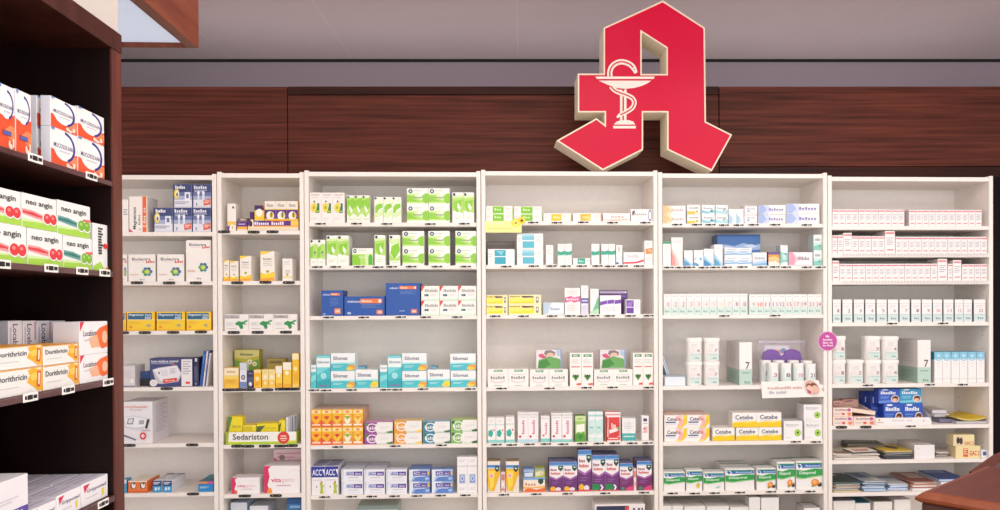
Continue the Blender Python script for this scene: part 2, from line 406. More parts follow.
# row four: blood pressure monitor carton, folders
blk(0, 3, E2, 12, 362, 72, 450, D('dcd6d6', R(0, 0, 1, .06, 'c4bcc0'), G(.1, .25, .8, .6, 5, 'cfc6ca'), E_(.8, .72, .12, .1, 'f3f1f1'), R(0, .93, 1, 1, '8d88a0')), d=.1, look='grey-white carton half behind dark upright')
blk(0, 3, E2, 76, 420, 134, 450, D('24222c', R(0, .1, 1, .2, '3a3a4a')), d=.12, Y=.06, look='black flat case beside the monitor carton', name='flat_case', cat='case')
blk(0, 3, E2, 95, 390, 134, 420, D('2b4d86', R(.1, .2, .9, .3, '4a6ba0')), d=.12, Y=.06, look='blue box lying on black case', name='flat_box', cat='box')
blk(0, 3, E2, 134, 332, 318, 452, D('3a3f74', T('boso medicus control', .04, .06, .66, .15, 'f1eef4'), G(.04, .17, .55, .24, 1, '8f94bc'),
    P('c9c5cc', (.06, .4), (.2, .33), (.63, .24), (.75, .55), (.66, .82), (.3, .9), (.16, .88)), P('ebe7ea', (.09, .4), (.22, .35), (.62, .27), (.72, .54), (.64, .74), (.25, .8)),
    P('dfdbe2', (.25, .42), (.4, .38), (.43, .6), (.28, .64)), R(.2, .47, .23, .56, '55536a'), G(.47, .36, .62, .56, 4, 'b9b4c4'), P('e2503f', (.3, .74), (.63, .68), (.64, .8), (.32, .88)), T('easy to use', .36, .76, .58, .81, 'f8dcd4', 0, True, .3),
    E_(.09, .86, .09, .12, 'efe9e6'), E_(.09, .86, .06, .08, 'e2dad8'), R(.74, .04, .99, .98, 'ece6e4'), G(.77, .1, .96, .6, 6, 'b9b3c6'), R(.84, .82, .94, .9, 'e2503f'), R(.53, .2, .6, .23, 'd85a50'), side='2c3060'),
    d=.09, look='dark blue monitor carton picturing white device', cat='monitor box')
def spine(b, sh, crop, x0, x1, yt, yb, lean, cover, look, marks, Y=.02, d=.2):
    cx, cy, s = crop
    A = pY(cx + x0 / s, cy + yb / s, Y).x; B = pY(cx + x1 / s, cy + yb / s, Y).x; zt = pY(cx + x0 / s, cy + yt / s, Y).z; z = SHZ[b][sh] + .0006
    w = B - A; h = zt - z
    bm = bmesh.new(); cols = [cover, 'efe9e2']
    def slot(c):
        if c not in cols: cols.append(c)
        return cols.index(c)
    t = min(.002, w * .2)
    box(bm, (0, 0, 0), (w, .003, h)); box(bm, (0, .003, 0), (t, d, h)); box(bm, (w - t, .003, 0), (w, d, h)); box(bm, (t, .003, .003), (w - t, d - .004, h - .003), 1)
    add_marks(bm, marks, lambda u, v, k: (u * w, -k * LAY, h * (1 - v)), slot)
    for v in bm.verts: v.co.x += v.co.z * lean
    o = obj('folder', bm, [mat(c) for c in cols]); o.location = (A, Y, z)
    item(o, look, b, sh, cat='folder'); reg(b, sh, A, B + lean * h, Y, Y + d, zt)
spine(0, 3, E2, 320, 343, 330, 452, .0, '2a2d50', 'dark navy folder beside monitor carton', [R(.3, .02, .75, .14, 'cfc8c8'), R(.2, .3, .8, .8, '565878'), R(.3, .86, .6, .95, '8d8ca6')])
spine(0, 3, E2, 346, 358, 303, 452, .12, '2458a4', 'bright blue folder leaning on white folder', [R(.25, .1, .6, .35, '5f8cc8')])
spine(0, 3, E2, 360, 366, 303, 452, .12, 'e9dfe2', 'white folder between two blue folders', [R(.2, .3, .8, .6, 'd0b8c4')])
spine(0, 3, E2, 367.5, 372, 303, 452, .12, '34508e', 'slim blue folder leaning by shelf side', [R(.2, .2, .8, .4, '8098c0')])
spine(0, 3, E2, 373, 379, 310, 452, .12, 'ddd4d2', 'pale folder last against shelf side panel', [R(.2, .3, .8, .6, 'c4bcc0')])
labels(0, 3, E2, [208], True)
# row five: arm monitor box
blk(0, 4, E3, 10, 50, 146, 228, D('ece8ec', T('Blutdruckmessgerat', .12, .09, .86, .15, 'e6b0a8', 0, False), T('fur den Oberarm', .3, .17, .7, .21, 'd8b8b8', 0, False),
    P('d8d5dc', (.1, .36), (.42, .33), (.88, .4), (.86, .62), (.5, .66), (.14, .62)), P('f2f0f4', (.13, .38), (.42, .35), (.84, .42), (.82, .58), (.5, .62), (.17, .58)), P('8f909c', (.24, .4), (.44, .38), (.4, .54), (.2, .54)), P('dfe2e2', (.27, .42), (.4, .4), (.37, .51), (.24, .51)),
    P('a9aab4', (.6, .44), (.76, .44), (.74, .54), (.58, .54)), P('33313c', (.84, .42), (.92, .42), (.84, .66), (.78, .62)), P('6a6c80', (.1, .78), (.5, .9), (.48, .93), (.1, .82)), E_(.71, .82, .1, .09, 'd8403c'), R(.69, .77, .73, .87, 'f6e8e8'), R(.65, .805, .77, .835, 'f6e8e8'), G(.66, .68, .95, .72, 1, 'c8a0a8'), side='dfdbe2',
    right=[G(.2, .1, .85, .8, 12, 'b4aebc', .3)]), d=.17, look='large white monitor carton with red cross', cat='monitor box')
labels(0, 4, E3, [50, 316], True)
blk(0, 5, E3, 14, 380, 36, 428, D('4aa0c8', R(0, 0, 1, .3, 'dfe8ee')), d=.05, look='small blue carton beside dark upright')
org = D('ec7a3a', R(0, 0, 1, .1, 'f4e4d4'), E_(.55, .4, .3, .3, '2e2a2c'), E_(.58, .38, .22, .26, 'f3ece6'), E_(.62, .22, .12, .1, '4b3a36'), R(0, .86, 1, 1, 'd8602a'), top=[R(0, 0, 1, 1, 'f2e6d6')])
blk(0, 5, E3, 42, 386, 124, 438, org, n=2, d=.13, look='orange carton with black and white oval')
blu = D('1d3a78', R(0, .45, 1, 1, '3a9ad0'), G(.1, .12, .85, .36, 2, 'f0f2f6'), E_(.35, .7, .12, .16, 'e2f2fa'), R(.55, .55, .8, .8, 'bfe2f4'), side='e9e9ef', top=[R(0, 0, 1, .16, '25325c'), G(.1, .3, .9, .8, 3, 'b8b8c8')])
blk(0, 5, E3, 147, 386, 185, 432, blu, d=.16, look='slim navy and blue carton nearer orange pair')
blk(0, 5, E3, 190, 386, 228, 432, blu, d=.16, look='slim navy and blue carton nearer teal one')
blk(0, 5, E3, 340, 389, 406, 438, D('2683c4', R(0, 0, 1, .2, 'e88a3a'), P('d84a8a', (.6, 0), (1, 0), (1, .2), (.6, .2)), G(.1, .5, .7, .7, 2, 'c4e2f4'), top=[R(0, 0, 1, .5, '2a8a96')], side='1f6a88'), d=.15, look='blue carton with orange stripe by side panel')
labels(0, 5, E3, [320], True)

# ---------------------------------------------------------------- bay 1: narrow
blk(1, 0, F1, 64, 142, 101, 252, D('f4ece6', E_(.7, .14, .12, .05, '5a525c'), R(0, .66, 1, .8, 'f4c65a'), P('7a3a8a', (0, .84), (.3, .8), (.2, 1), (0, 1)), E_(.55, .86, .2, .1, 'f8f4f0'), E_(.6, .88, .08, .05, 'c8b04a')), d=.05, look='tall slim white carton with yellow band')
def tray(b, sh, crop, x0, y0, x1, y1, marks, body, look, d=.1, Y=.004, side='e8c060', back=0):
    cx, cy, s = crop
    A = max(pY(cx + x0 / s, cy + y1 / s, Y).x, BX[b][0] + .021); B = min(pY(cx + x1 / s, cy + y1 / s, Y).x, BX[b][1] - .021); zt = pY(cx + x0 / s, cy + y0 / s, Y).z; z = SHZ[b][sh] + .0004
    w = B - A; h = zt - z; t = empty('display_tray', ((A + B) / 2, Y, z))
    bm = bmesh.new(); cols = [body]
    def slot(c):
        if c not in cols: cols.append(c)
        return cols.index(c)
    box(bm, (-w / 2, 0, 0), (w / 2, .0015, h), 0, .0004); add_marks(bm, marks, lambda u, v, k: (-w / 2 + u * w, -k * LAY, h * (1 - v)), slot)
    obj('front_panel', bm, [mat(c) for c in cols], t)
    bm = bmesh.new(); box(bm, (-w / 2, .0018, 0), (w / 2, d, .0012)); obj('tray_floor', bm, mat(side), t)
    for sx in (-1, 1):
        bm = bmesh.new(); xa = sx * (w / 2 - .0014); xb = sx * w / 2
        prism(bm, [(xa, .0018, .0014), (xa, d, .0014), (xa, d, h * (1.5 if back else 1)), (xa, .0018, h)], (xb - xa, 0, 0)); bmesh.ops.recalc_face_normals(bm, faces=bm.faces); obj('side_wall', bm, mat(side), t)
    item(t, look, b, sh, cat='display tray')
    return A, B, z + .0014, h
purp = '5a2d88'
A_, B_, zz, hh = tray(1, 0, F1, 153, 215, 367, 248, [R(0, 0, .85, .5, purp), R(0, .5, 1, .62, 'f0a03a'), R(0, .62, 1, .8, 'f6e2b8'), R(.85, 0, 1, .5, 'f2c860'), E_(.08, .3, .035, .4, 'f4ece6'), E_(.06, .32, .03, .3, '4a2030'), T('Calcium Sandoz', .13, .12, .72, .44, 'f6e8f4'), R(.45, 0, .75, .1, 'e05a4a'), R(0, .82, 1, 1, 'eee0d0')], 'f2c860', 'purple and yellow printed display tray', d=.13)
sand = D('f8cf2a', R(0, 0, 1, .27, 'f1e9e0'), T('Calcium', .18, .08, .8, .2, 'b8a898', 0, False), R(0, .3, 1, .6, purp), E_(.5, .5, .36, .15, 'f5efe6'), E_(.62, .48, .18, .1, 'd8b83a'), E_(.6, .46, .06, .1, '5a7a2a'), R(0, .62, 1, .84, 'f8c422'), R(0, .86, 1, 1, 'f6e2a0'))
def put(b, sh, A, B, zb, Y, h, design, look, n=1, d=.05, name=None, cat='medicine box', gap=.001):
    name = name or kindname(b, sh)
    w = (B - A) / n; o0 = None; out = []
    vs = design if isinstance(design, list) else [design]; cache = {}
    for i in range(n):
        k = i % len(vs)
        if k in cache: o = cache[k].copy()
        else: o = bpy.data.objects.new(name, carton_mesh(name, w - gap, h, d, **vs[k])); cache[k] = o
        COL.objects.link(o); o.location = (A + (i + .5) * w, Y, zb + .0002); out.append(o)
        ITEMS.append(dict(o=o, look=dz_look(look, k, vs), b=b, sh=sh, x=o.location.x, lay=0, m=1, row=0, cat=cat))
    reg(b, sh, A, B, Y, Y + d, zb + h)
    return out
def fx(crop, x, Y, y=200): return pY(crop[0] + x / crop[2], crop[1] + y / crop[2], Y).x
def fz(crop, y, Y, x=200): return pY(crop[0] + x / crop[2], crop[1] + y / crop[2], Y).z
put(1, 0, fx(F1, 224, .012), B_ - .003, zz, .012, fz(F1, 132, .012) - zz, sand, 'purple and yellow carton in tray', n=3, d=.05)
put(1, 0, fx(F1, 180, .012), fx(F1, 222, .012), zz, .012, fz(F1, 150, .012) - zz, D('f8cf2a', R(0, 0, 1, .2, '3a2460'), E_(.5, .3, .35, .16, 'f5efe6'), P('d8402a', (.8, 0), (1, 0), (1, .12)), R(.1, .6, .9, .95, 'f4ece0')), 'narrow yellow carton with white lower panel', d=.05)
put(1, 0, fx(F1, 160, .03), fx(F1, 178, .03), zz, .03, fz(F1, 178, .03) - zz, D('4a2d78', R(0, .4, 1, .8, 'f6c83a')), 'short purple and yellow carton in tray', d=.05)
blk(1, 0, F1, 106, 222, 150, 250, D('5e2f8c', R(0, .5, 1, 1, 'f2b03a'), G(.1, .15, .8, .4, 1, 'cfa8d8'), R(0, .8, 1, 1, 'f4ddc0')), d=.05, look='low purple and orange carton')
blk(1, 0, F1, 112, 203, 150, 221, D('6a6670', R(.2, .2, .8, .6, 'd8b0a0')), d=.05, look='small grey pack on purple carton')
labels(1, 0, F1, [52, 178, 258], True)
yel = lambda body='f4efe6', hi=.78, seed=0: D('f4eee4', P('f5d23c', (0, 0), (.9, 0), (0, .13)), P('f6d428', (0, hi), (.45, hi + .05), (1, hi - .04), (1, 1), (0, 1)), T('Vitamin', .2, .22, .8, .29, '9a948c', 0, False), G(.2, .34, .85, .52, 3, 'c8c2ba', .3), E_(.52, .68, .12, .045, 'c8b030'), E_(.52, .68, .05, .02, '8a9a3a'), P('f2a83a', (0, .92), (1, .88), (1, 1), (0, 1)))
blk(1, 1, F1, 35, 382, 72, 468, yel(), d=.08, look='short white and yellow carton by side panel')
blk(1, 1, F1, 75, 386, 111, 468, yel(), d=.08, look='short white and yellow carton, second one')
blk(1, 1, F1, 118, 364, 166, 468, yel(), d=.15, look='mid-height white and yellow carton')
blk(1, 1, F1, 205, 345, 266, 470, yel(hi=.72), d=.13, look='tallest white and yellow carton')
blk(1, 1, F1, 299, 376, 342, 466, D('f3ede6', G(.2, .12, .8, .3, 3, 'c0bab4', .35), R(.3, .5, .8, .66, 'd8d2c4'), E_(.5, .72, .12, .06, 'b8ae5a'), R(0, .8, 1, .86, 'f0dc7a')), d=.07, look='small white carton with pale yellow line')
labels(1, 1, F1, [108, 228, 327], True)
leaf = D('f1ece8', R(.02, .06, .62, .24, '6e6660'), R(.04, .09, .6, .21, 'e6dedb'), T('Umckaloabo', .07, .11, .57, .19, '5a5456'), P('2f8f4e', (.46, .52), (.6, .4), (.72, .46), (.92, .34), (.98, .4), (.84, .52), (.94, .64), (.76, .58), (.78, .84), (.68, .9), (.6, .68), (.46, .62)), P('6ab06a', (.72, .46), (.92, .36), (.84, .5)), G(.1, .5, .42, .7, 3, 'ccc4c4', .35), G(.1, .84, .5, .9, 1, 'c0b8b8'))
blk(1, 2, F2, 52, 145, 362, 215, leaf, n=3, d=.09, look='white carton with green leaf shape')
labels(1, 2, F2, [93, 195, 315], True)
blk(1, 3, F2, 95, 296, 200, 366, D('c8c234', P('7fa83a', (0, .45), (.5, .6), (1, .4), (1, 1), (0, 1)), P('e6dc8a', (0, 0), (1, 0), (1, .3), (.5, .42), (0, .36)), T('Kamille', .24, .16, .76, .26, '6a7a3a'), E_(.62, .62, .1, .13, 'f6f2da'), E_(.82, .72, .09, .12, 'f6f2da'), E_(.62, .62, .04, .05, 'e0a82a'), E_(.82, .72, .04, .05, 'e0a82a')), d=.04, Y=.16, look='green and yellow flower box at back', boty=1) if False else None
def backbox(b, sh, crop, x0, y0, x1, y1, design, Y, d, look, name=None, cat='medicine box'):
    name = name or kindname(b, sh)
    """a carton standing on the shelf behind the front row; y0 is its visible top"""
    A = max(fx(crop, x0, Y, y0), BX[b][0] + .0205); B = min(fx(crop, x1, Y, y0), BX[b][1] - .0205); zb = SHZ[b][sh] + .0003; zt = fz(crop, y0, Y, x0)
    o = bpy.data.objects.new(name, carton_mesh(name, B - A, zt - zb, d, **design)); COL.objects.link(o); o.location = ((A + B) / 2, Y, zb)
    item(o, look, b, sh, cat=cat); reg(b, sh, A, B, Y, Y + d, zt)
    return o
backbox(1, 3, F2, 95, 297, 200, 366, D('c9c23a', P('7fa83a', (0, .28), (.5, .36), (1, .26), (1, 1), (0, 1)), P('e6dc8a', (0, 0), (1, 0), (1, .18), (.5, .25), (0, .22)), T('Kamille', .24, .1, .76, .16, '6a7a3a'), E_(.62, .34, .1, .07, 'f6f2da'), E_(.82, .4, .09, .065, 'f6f2da'), E_(.62, .34, .04, .03, 'e0a82a'), E_(.82, .4, .04, .03, 'e0a82a')), .13, .06, 'green and yellow flower carton at back')
backbox(1, 3, F2, 233, 335, 310, 385, D('b9a24a', R(.05, .06, .95, .2, 'a08a3a'), T('Arnika', .2, .08, .8, .16, '5f5224')), .13, .06, 'olive carton standing at the back')
blk(1, 3, F2, 42, 373, 113, 452, D('f4c23a', R(0, 0, 1, .38, 'f3e6c4'), T('Weleda', .2, .14, .8, .24, 'c89a4a'), R(0, .38, 1, .55, 'f6d468'), G(.15, .6, .85, .8, 3, 'd99a2a', .35)), d=.06, look='square yellow and cream carton')
blk(1, 3, F2, 117, 352, 147, 452, D('e6e4ea', R(0, 0, 1, .3, 'd0d4dc'), E_(.5, .58, .3, .1, '3a5aa0'), E_(.5, .58, .15, .05, 'f0d060'), R(0, .76, 1, 1, '7088b8')), d=.03, look='tall pale blue carton with daisy')
blk(1, 3, F2, 150, 386, 175, 450, D('23264e', R(0, .35, 1, .7, '4a4a7a'), E_(.5, .78, .3, .12, 'e8e0e0'), R(.1, .1, .9, .2, '6a6a9a')), d=.06, look='dark navy slim carton with white spot')
blk(1, 3, F2, 177, 381, 209, 450, D('f5b822', R(0, 0, 1, .16, 'f0dca0'), E_(.5, .5, .28, .13, 'f8e6a0'), G(.2, .72, .8, .88, 2, 'd08a1a', .4)), d=.04, look='deep yellow small carton')
blk(1, 3, F2, 212, 380, 268, 450, D('f4dc92', R(0, .6, 1, 1, 'f3c44a'), E_(.5, .42, .25, .1, 'f8f0d8'), G(.2, .12, .8, .25, 2, 'd8bc7a', .4), E_(.5, .75, .2, .09, 'f8eab8')), n=2, d=.04, look='cream and yellow small carton')
blk(1, 3, F2, 270, 365, 298, 450, D('f6cf4a', R(0, 0, 1, .35, 'f4ecd8'), E_(.5, .45, .25, .09, 'fbf3d6'), R(0, .8, 1, 1, 'eeb02c')), d=.04, look='slim yellow carton with white head')
blk(1, 3, F2, 301, 350, 337, 450, D('f5c83c', R(0, 0, 1, .3, 'f5eddc'), E_(.5, .42, .22, .08, 'fdf5dc'), R(0, .85, 1, 1, 'eeb02c')), d=.04, look='taller yellow carton with white head')
blk(1, 3, F2, 340, 312, 369, 450, D('f4c02c', R(0, 0, 1, .18, 'f7e6b0'), E_(.5, .45, .25, .07, 'fbe9a4'), R(.2, .6, .8, .8, 'eab02a'), R(0, .9, 1, 1, 'f4d06a')), d=.04, look='tallest yellow carton by side panel')
labels(1, 3, F2, [70, 112, 160, 236, 293, 320, 350], True)
A_, B_, zz, hh = tray(1, 4, F3, 58, 180, 358, 228, [R(0, .78, 1, 1, 'a9cf3a'), P('d8dc3a', (0, .74), (.5, .86), (1, .7), (1, .86), (0, .9)), P('a9b82a', (0, 0), (.05, 0), (.03, 1), (0, 1)), T('Sedariston', .1, .14, .6, .62, '4c4a4e'), E_(.82, .48, .085, .5, 'd8402e', 24), R(.78, .3, .86, .4, 'f6d2c8'), R(.77, .5, .87, .6, 'f6d2c8'), R(.79, .68, .85, .74, 'f6d2c8')], 'f6f4ec', 'white display tray with red round seal', d=.17, side='c8d23a')
sed = D('f2dc1e', P('4e8c3a', (0, 0), (.3, 0), (0, .6)), T('Sedariston', .25, .3, .9, .42, 'a8a03a'), E_(.5, .62, .14, .06, '9aa83a'), P('c8c828', (0, .7), (1, .55), (1, 1), (0, 1)))
put(1, 4, A_ + .003, fx(F3, 130, .03), zz, .03, fz(F3, 112, .03) - zz, sed, 'tall yellow carton in white tray', d=.05)
put(1, 4, fx(F3, 132, .03), fx(F3, 188, .03), zz, .03, fz(F3, 150, .03) - zz, D('f0da20', R(0, 0, 1, .1, 'f6e65a'), R(.1, .05, .7, .3, 'd8c41e')), 'plain yellow carton in white tray', d=.08)
put(1, 4, fx(F3, 190, .03), fx(F3, 282, .03), zz, .03, fz(F3, 143, .03) - zz, D('f2dc1e', P('4a6a3a', (0, .15), (.4, .1), (.1, .5), (0, .5)), R(.3, .2, .9, .3, 'd8c41e')), 'wide yellow carton with dark green corner', d=.08)
put(1, 4, fx(F3, 284, .03), fx(F3, 312, .03), zz, .03, fz(F3, 130, .03) - zz, D('efd61c', P('4e6a2a', (0, .2), (.4, .1), (0, .7)), R(.5, 0, 1, .5, 'f4e23a')), 'slim yellow carton beside the leaflets', d=.08)
for k, (xa, lk, c, c2) in enumerate([(314, 'white leaflet upright in tray', 'ece8e8', 'b8b8c4'), (336, 'grey leaflet upright in tray', 'c9c9d4', '6a6a7a'), (346, 'dark-striped leaflet upright in tray', 'dcdce2', '3a3a4a')]):
    put(1, 4, fx(F3, xa, .03 - .0 * k), fx(F3, xa + (20, 8, 10)[k], .03), zz, .03, fz(F3, 118 - 4 * k, .03) - zz, D(c, P(c2, (.5, 0), (1, 0), (.9, 1), (.4, 1)), G(.08, .1, .4, .5, 4, 'b8b4b8', .3)), lk, d=.08, name='leaflet', cat='leaflet')
labels(1, 4, F3, [108, 155, 225, 290, 340], True)
vit = lambda: [P('dc2f62', (0, 0), (.2, 0), (.12, .12), (.16, .4), (.1, .7), (.18, .94), (.2, 1), (0, 1)), T('vita', .2, .44, .48, .6, 'd8406a', 0, True, 0), T('gerin', .5, .44, .84, .64, 'e6b8c4', 0, False), G(.35, .7, .75, .78, 1, 'd8b0bc'), RING(.85, .28, .16, .14, .12, 'f0dce2', 190, 350)]
blk(1, 5, F3, 83, 372, 203, 437, D('f7f2f2', vit(), P('e06a4a', (.08, .8), (.2, .78), (.2, 1), (.1, 1)), side='eee6e6'), d=.08, look='small white carton with pink edge')
blk(1, 5, F3, 220, 322, 374, 437, D('f7f2f2', vit(), P('ee9a3a', (.1, .85), (.2, .8), (.24, 1), (.08, 1)), side='e9e2e4'), d=.12, look='large white carton with pink edge')
backbox(1, 5, F3, 262, 252, 388, 320, D('ecc8d0', G(.1, .1, .9, .5, 4, 'dd9aac', .35), E_(.28, .22, .1, .07, '8a7a70'), P('d86a88', (0, .2), (.12, .3), (0, .4)), P('f2dce0', (0, 0), (1, 0), (1, .06), (0, .06))), .15, .05, 'pink printed carton behind large white one')
labels(1, 5, F3, [140, 272], True)
blk(1, 6, F3, 80, 478, 150, 720, D('b9c4dc', R(0, 0, 1, .2, 'dfe4ee'), P('8aa0c8', (0, .3), (1, .2), (1, .3), (0, .42))), d=.16, Y=.05, look='pale blue carton on the bottom shelf')
blk(1, 6, F3, 160, 492, 240, 720, D('cfd2da', R(0, 0, 1, .15, 'eceef2'), P('9fb0cc', (0, .3), (1, .25), (1, .35), (0, .42))), d=.12, Y=.05, look='grey-white carton on the bottom shelf')
blk(1, 6, F3, 318, 462, 382, 720, D('3a78b4', R(0, 0, 1, .12, '2a5a94'), R(.2, .16, .9, .22, '8fb8d8'), R(0, .3, 1, .5, 'd8e4ee')), d=.1, Y=.06, look='blue carton on the bottom shelf')

# ---------------------------------------------------------------- bay 2: green cartons
GN, GN2, GN3 = '8fd03a', 'b4e070', 'd8efb4'
sun = D('f6eee9', T('Retterspitz', .14, .05, .86, .1, 'b8aeb0', 0, False), R(.5, .36, .84, .68, '2f7a52'), E_(.36, .5, .26, .15, 'f0d84a'), E_(.36, .5, .1, .06, '9fb83a'), P('e8e2c0', (.5, .36), (.66, .3), (.66, .5)), E_(.4, .3, .07, .03, '3a4a3a'), R(.55, .6, .8, .66, 'a8c84a'), G(.14, .16, .7, .2, 1, 'd8c8c8'), G(.14, .84, .7, .92, 2, 'e2d4d2', .4))
blk(2, 0, A1, 38, 104, 207, 240, sun, n=3, d=.06, look='pink-white carton with yellow flower')
bryo = lambda k: D('f1f3e6', R(0, .08, 1, .28, GN2), P(GN, (0, .2), (1, .1), (1, .42), (.5, .62), (0, .4)), P(GN2, (0, .4), (.5, .62), (1, .42), (1, .62), (.4, .8), (0, .66)), P('f4f8ea', (.35, .35), (.75, .55), (.6, .66), (.3, .48)), E_(.2, .06, .14, .04, '2c4a5a'), T('Tetesept', .2, .84, .9, .89, 'c8d4b8', 0, False)) if k else \
    D('f3f4ea', R(0, .1, 1, .3, 'eaf4d6'), P(GN, (.1, .38), (.4, .28), (.9, .26), (.95, .4), (.5, .5), (.3, .64), (.1, .62)), P(GN3, (0, .62), (.4, .62), (1, .46), (1, .7), (.4, .8), (0, .8)), E_(.16, .06, .13, .04, '2c4a5a'), G(.2, .84, .8, .92, 2, 'd4dcc6', .4))
blk(2, 0, A1, 216, 117, 324, 240, bryo(1), n=3, d=.06, look='slim carton with solid green wave')
blk(2, 0, A1, 344, 124, 470, 238, bryo(0), n=3, d=.05, look='slim white carton with green arch')
gwave = lambda: D('f6f7ef', P(GN3, (0, .28), (.6, .28), (.5, .5), (.9, .72), (.9, .86), (0, .9)), P(GN2, (0, .36), (.4, .4), (.35, .56), (.8, .74), (.8, .84), (0, .84)), P(GN, (0, .42), (.26, .46), (.24, .6), (.6, .76), (0, .78)), P(GN, (.72, .42), (.86, .3), (1, .3), (1, .85), (.88, .9), (.74, .74)), E_(.17, .17, .1, .12, '22445e'), E_(.17, .17, .05, .06, 'cfe0e6'), T('Tetesept', .28, .48, .72, .58, '8a9a6a'), G(.3, .12, .7, .2, 1, 'cfd4c8'))
blk(2, 0, A1, 495, 84, 694, 238, gwave(), n=2, m=2, d=.07, look='square green-wave carton')
lf2 = D('f5f6ee', R(0, .1, 1, .24, GN3), P(GN2, (0, .2), (1, .16), (1, .68), (0, .6)), P(GN, (.1, .3), (.9, .24), (.8, .56), (.4, .66), (.1, .46)), P('f2f7e6', (.5, .34), (.8, .5), (.66, .62), (.46, .5)), E_(.18, .07, .12, .045, '22445e'), G(.2, .8, .8, .9, 2, 'd0dcb8', .4))
blk(2, 0, A1, 706, 103, 808, 237, lf2, n=2, d=.05, look='tall slim carton with green leaf field')
labels(2, 0, A1, [95, 262, 403, 604, 762])
lf3 = D('f4f5ec', P(GN2, (0, .3), (.6, .14), (1, .2), (1, .74), (0, .7)), P(GN, (0, .3), (.4, .22), (.3, .7), (0, .7)), E_(.62, .52, .12, .08, '3a4a4a'), E_(.64, .54, .06, .04, 'e4f0d4'), E_(.2, .06, .14, .05, '22445e'), G(.2, .84, .8, .92, 2, 'cad6b6', .4))
blk(2, 1, A1, 35, 323, 117, 440, lf3, n=2, d=.06, look='short slim green carton with dark dot')
blk(2, 1, A1, 122, 303, 226, 440, lf2, n=2, d=.11, look='tall slim carton with green leaf field')
blk(2, 1, A1, 242, 362, 339, 438, D('f5f6ee', P(GN3, (0, .34), (1, .3), (1, 1), (0, 1)), P(GN2, (0, .36), (.6, .36), (.66, 1), (0, 1)), P(GN, (0, .4), (.36, .4), (.4, 1), (0, 1)), P('4fb838', (.78, .5), (.84, .36), (.92, .36), (.98, .5), (.98, .96), (.78, .96)), E_(.13, .17, .08, .12, '22445e'), E_(.13, .17, .04, .06, 'cfe0e6'), T('Tetesept', .32, .46, .7, .56, 'dfeec8'), G(.3, .1, .7, .18, 1, 'cfd4c8')), d=.07, look='low green carton with green bottle picture')
blk(2, 1, A1, 345, 301, 396, 440, lf2, d=.05, look='tall slim green carton beside low one')
blk(2, 1, A1, 413, 301, 464, 440, D('f5f6ee', R(0, .12, 1, .3, GN3), P(GN, (.2, .36), (.9, .26), (1, .5), (.5, .8), (.1, .6)), P(GN2, (0, .6), (.5, .8), (1, .66), (1, .84), (0, .84)), E_(.18, .07, .12, .045, '22445e'), G(.2, .88, .8, .94, 1, 'd0dcb8')), d=.05, look='tall slim carton with big green leaf')
blk(2, 1, A1, 474, 282, 575, 438, gwave(), m=2, d=.07, look='stacked green-wave carton, first stack')
blk(2, 1, A1, 595, 282, 695, 438, gwave(), m=2, d=.07, look='stacked green-wave carton, middle stack')
blk(2, 1, A1, 720, 282, 818, 438, gwave(), m=2, d=.07, look='stacked green-wave carton by side panel')
labels(2, 1, A1, [80, 165, 275, 362, 425, 515, 635, 768])
OB = '2b58a8'
def ortho(k):
    a = [[G(.38, .3, .85, .62, 6, '5f84c4', .35), R(.6, .7, .88, .92, 'e88a5a'), R(.64, .76, .84, .86, 'f6cdb0'), E_(.14, .92, .06, .03, '9fb8e0'), T('orthomol', .08, .12, .42, .2, 'dfe6f2'), R(.44, .1, .86, .2, 'ee7a3a'), T('tendo', .48, .12, .74, .18, 'fbe0cc')],
         [T('orthomol', .08, .2, .4, .32, 'e6ecf6'), R(.4, .12, .94, .36, 'ee7a3a'), T('immun', .44, .18, .7, .3, 'fbe0cc'), E_(.88, .24, .04, .09, 'f6e6d8'), G(.42, .42, .9, .62, 3, '6f90cc', .35), R(.8, .7, .95, .92, 'e88a6a'), R(.84, .76, .92, .86, 'f6d0c0'), E_(.12, .86, .05, .06, 'b0c4e6')],
         [T('orthomol', .12, .12, .36, .18, 'e6ecf6'), R(.4, .09, .9, .19, 'ee7a3a'), T('immun', .44, .11, .64, .17, 'fbe0cc'), E_(.86, .14, .03, .04, 'f6e6d8'), G(.42, .25, .88, .36, 3, '6f90cc', .35), R(.74, .8, .92, .93, 'e0806a'), R(.78, .84, .88, .9, 'f6d0c0'), G(.4, .84, .56, .9, 1, '8fa8d8')]][k]
    return D(OB, a, side='24488c')
blk(2, 2, A2, 83, 80, 170, 177, ortho(0), d=.1, look='narrow blue carton with orange title')
blk(2, 2, A2, 173, 103, 332, 177, ortho(1), d=.1, look='wide low blue carton with orange title')
blk(2, 2, A2, 335, 51, 470, 177, ortho(2), d=.14, look='tallest blue carton with orange title')
redc = D('f4f4ee', R(0, .86, 1, 1, 'd8ecd8'), P('e04a3a', (0, 0), (.2, 0), (.04, .34), (0, .34)), T('Vigantol', .2, .22, .92, .42, 'a8a4a0'), R(.18, .56, .4, .7, '22486a'), E_(.26, .63, .05, .05, '6a9a8a'), G(.5, .56, .9, .7, 2, 'd4d0cc', .35))
blk(2, 2, A2, 475, 62, 692, 178, redc, n=3, m=2, d=.07, look='white carton with red corner')
labels(2, 2, A2, [112, 250, 395, 492, 616])
TL, TL2 = '4cc2cc', '8adce0'
def silo(c='f2a83a'): return D('f3f5f5', R(0, .5, 1, 1, TL2), P(TL, (0, .6), (.5, .56), (1, .66), (1, 1), (0, 1)), P('c4eef0', (0, .5), (1, .5), (1, .56), (0, .6)), T('Silomat', .1, .18, .7, .38, '524a72'), E_(.86, .8, .17, .17, c), E_(.78, .88, .14, .1, 'f6cf5a'), G(.1, .7, .5, .84, 2, 'd4f0f2', .35), side='dff0f2')
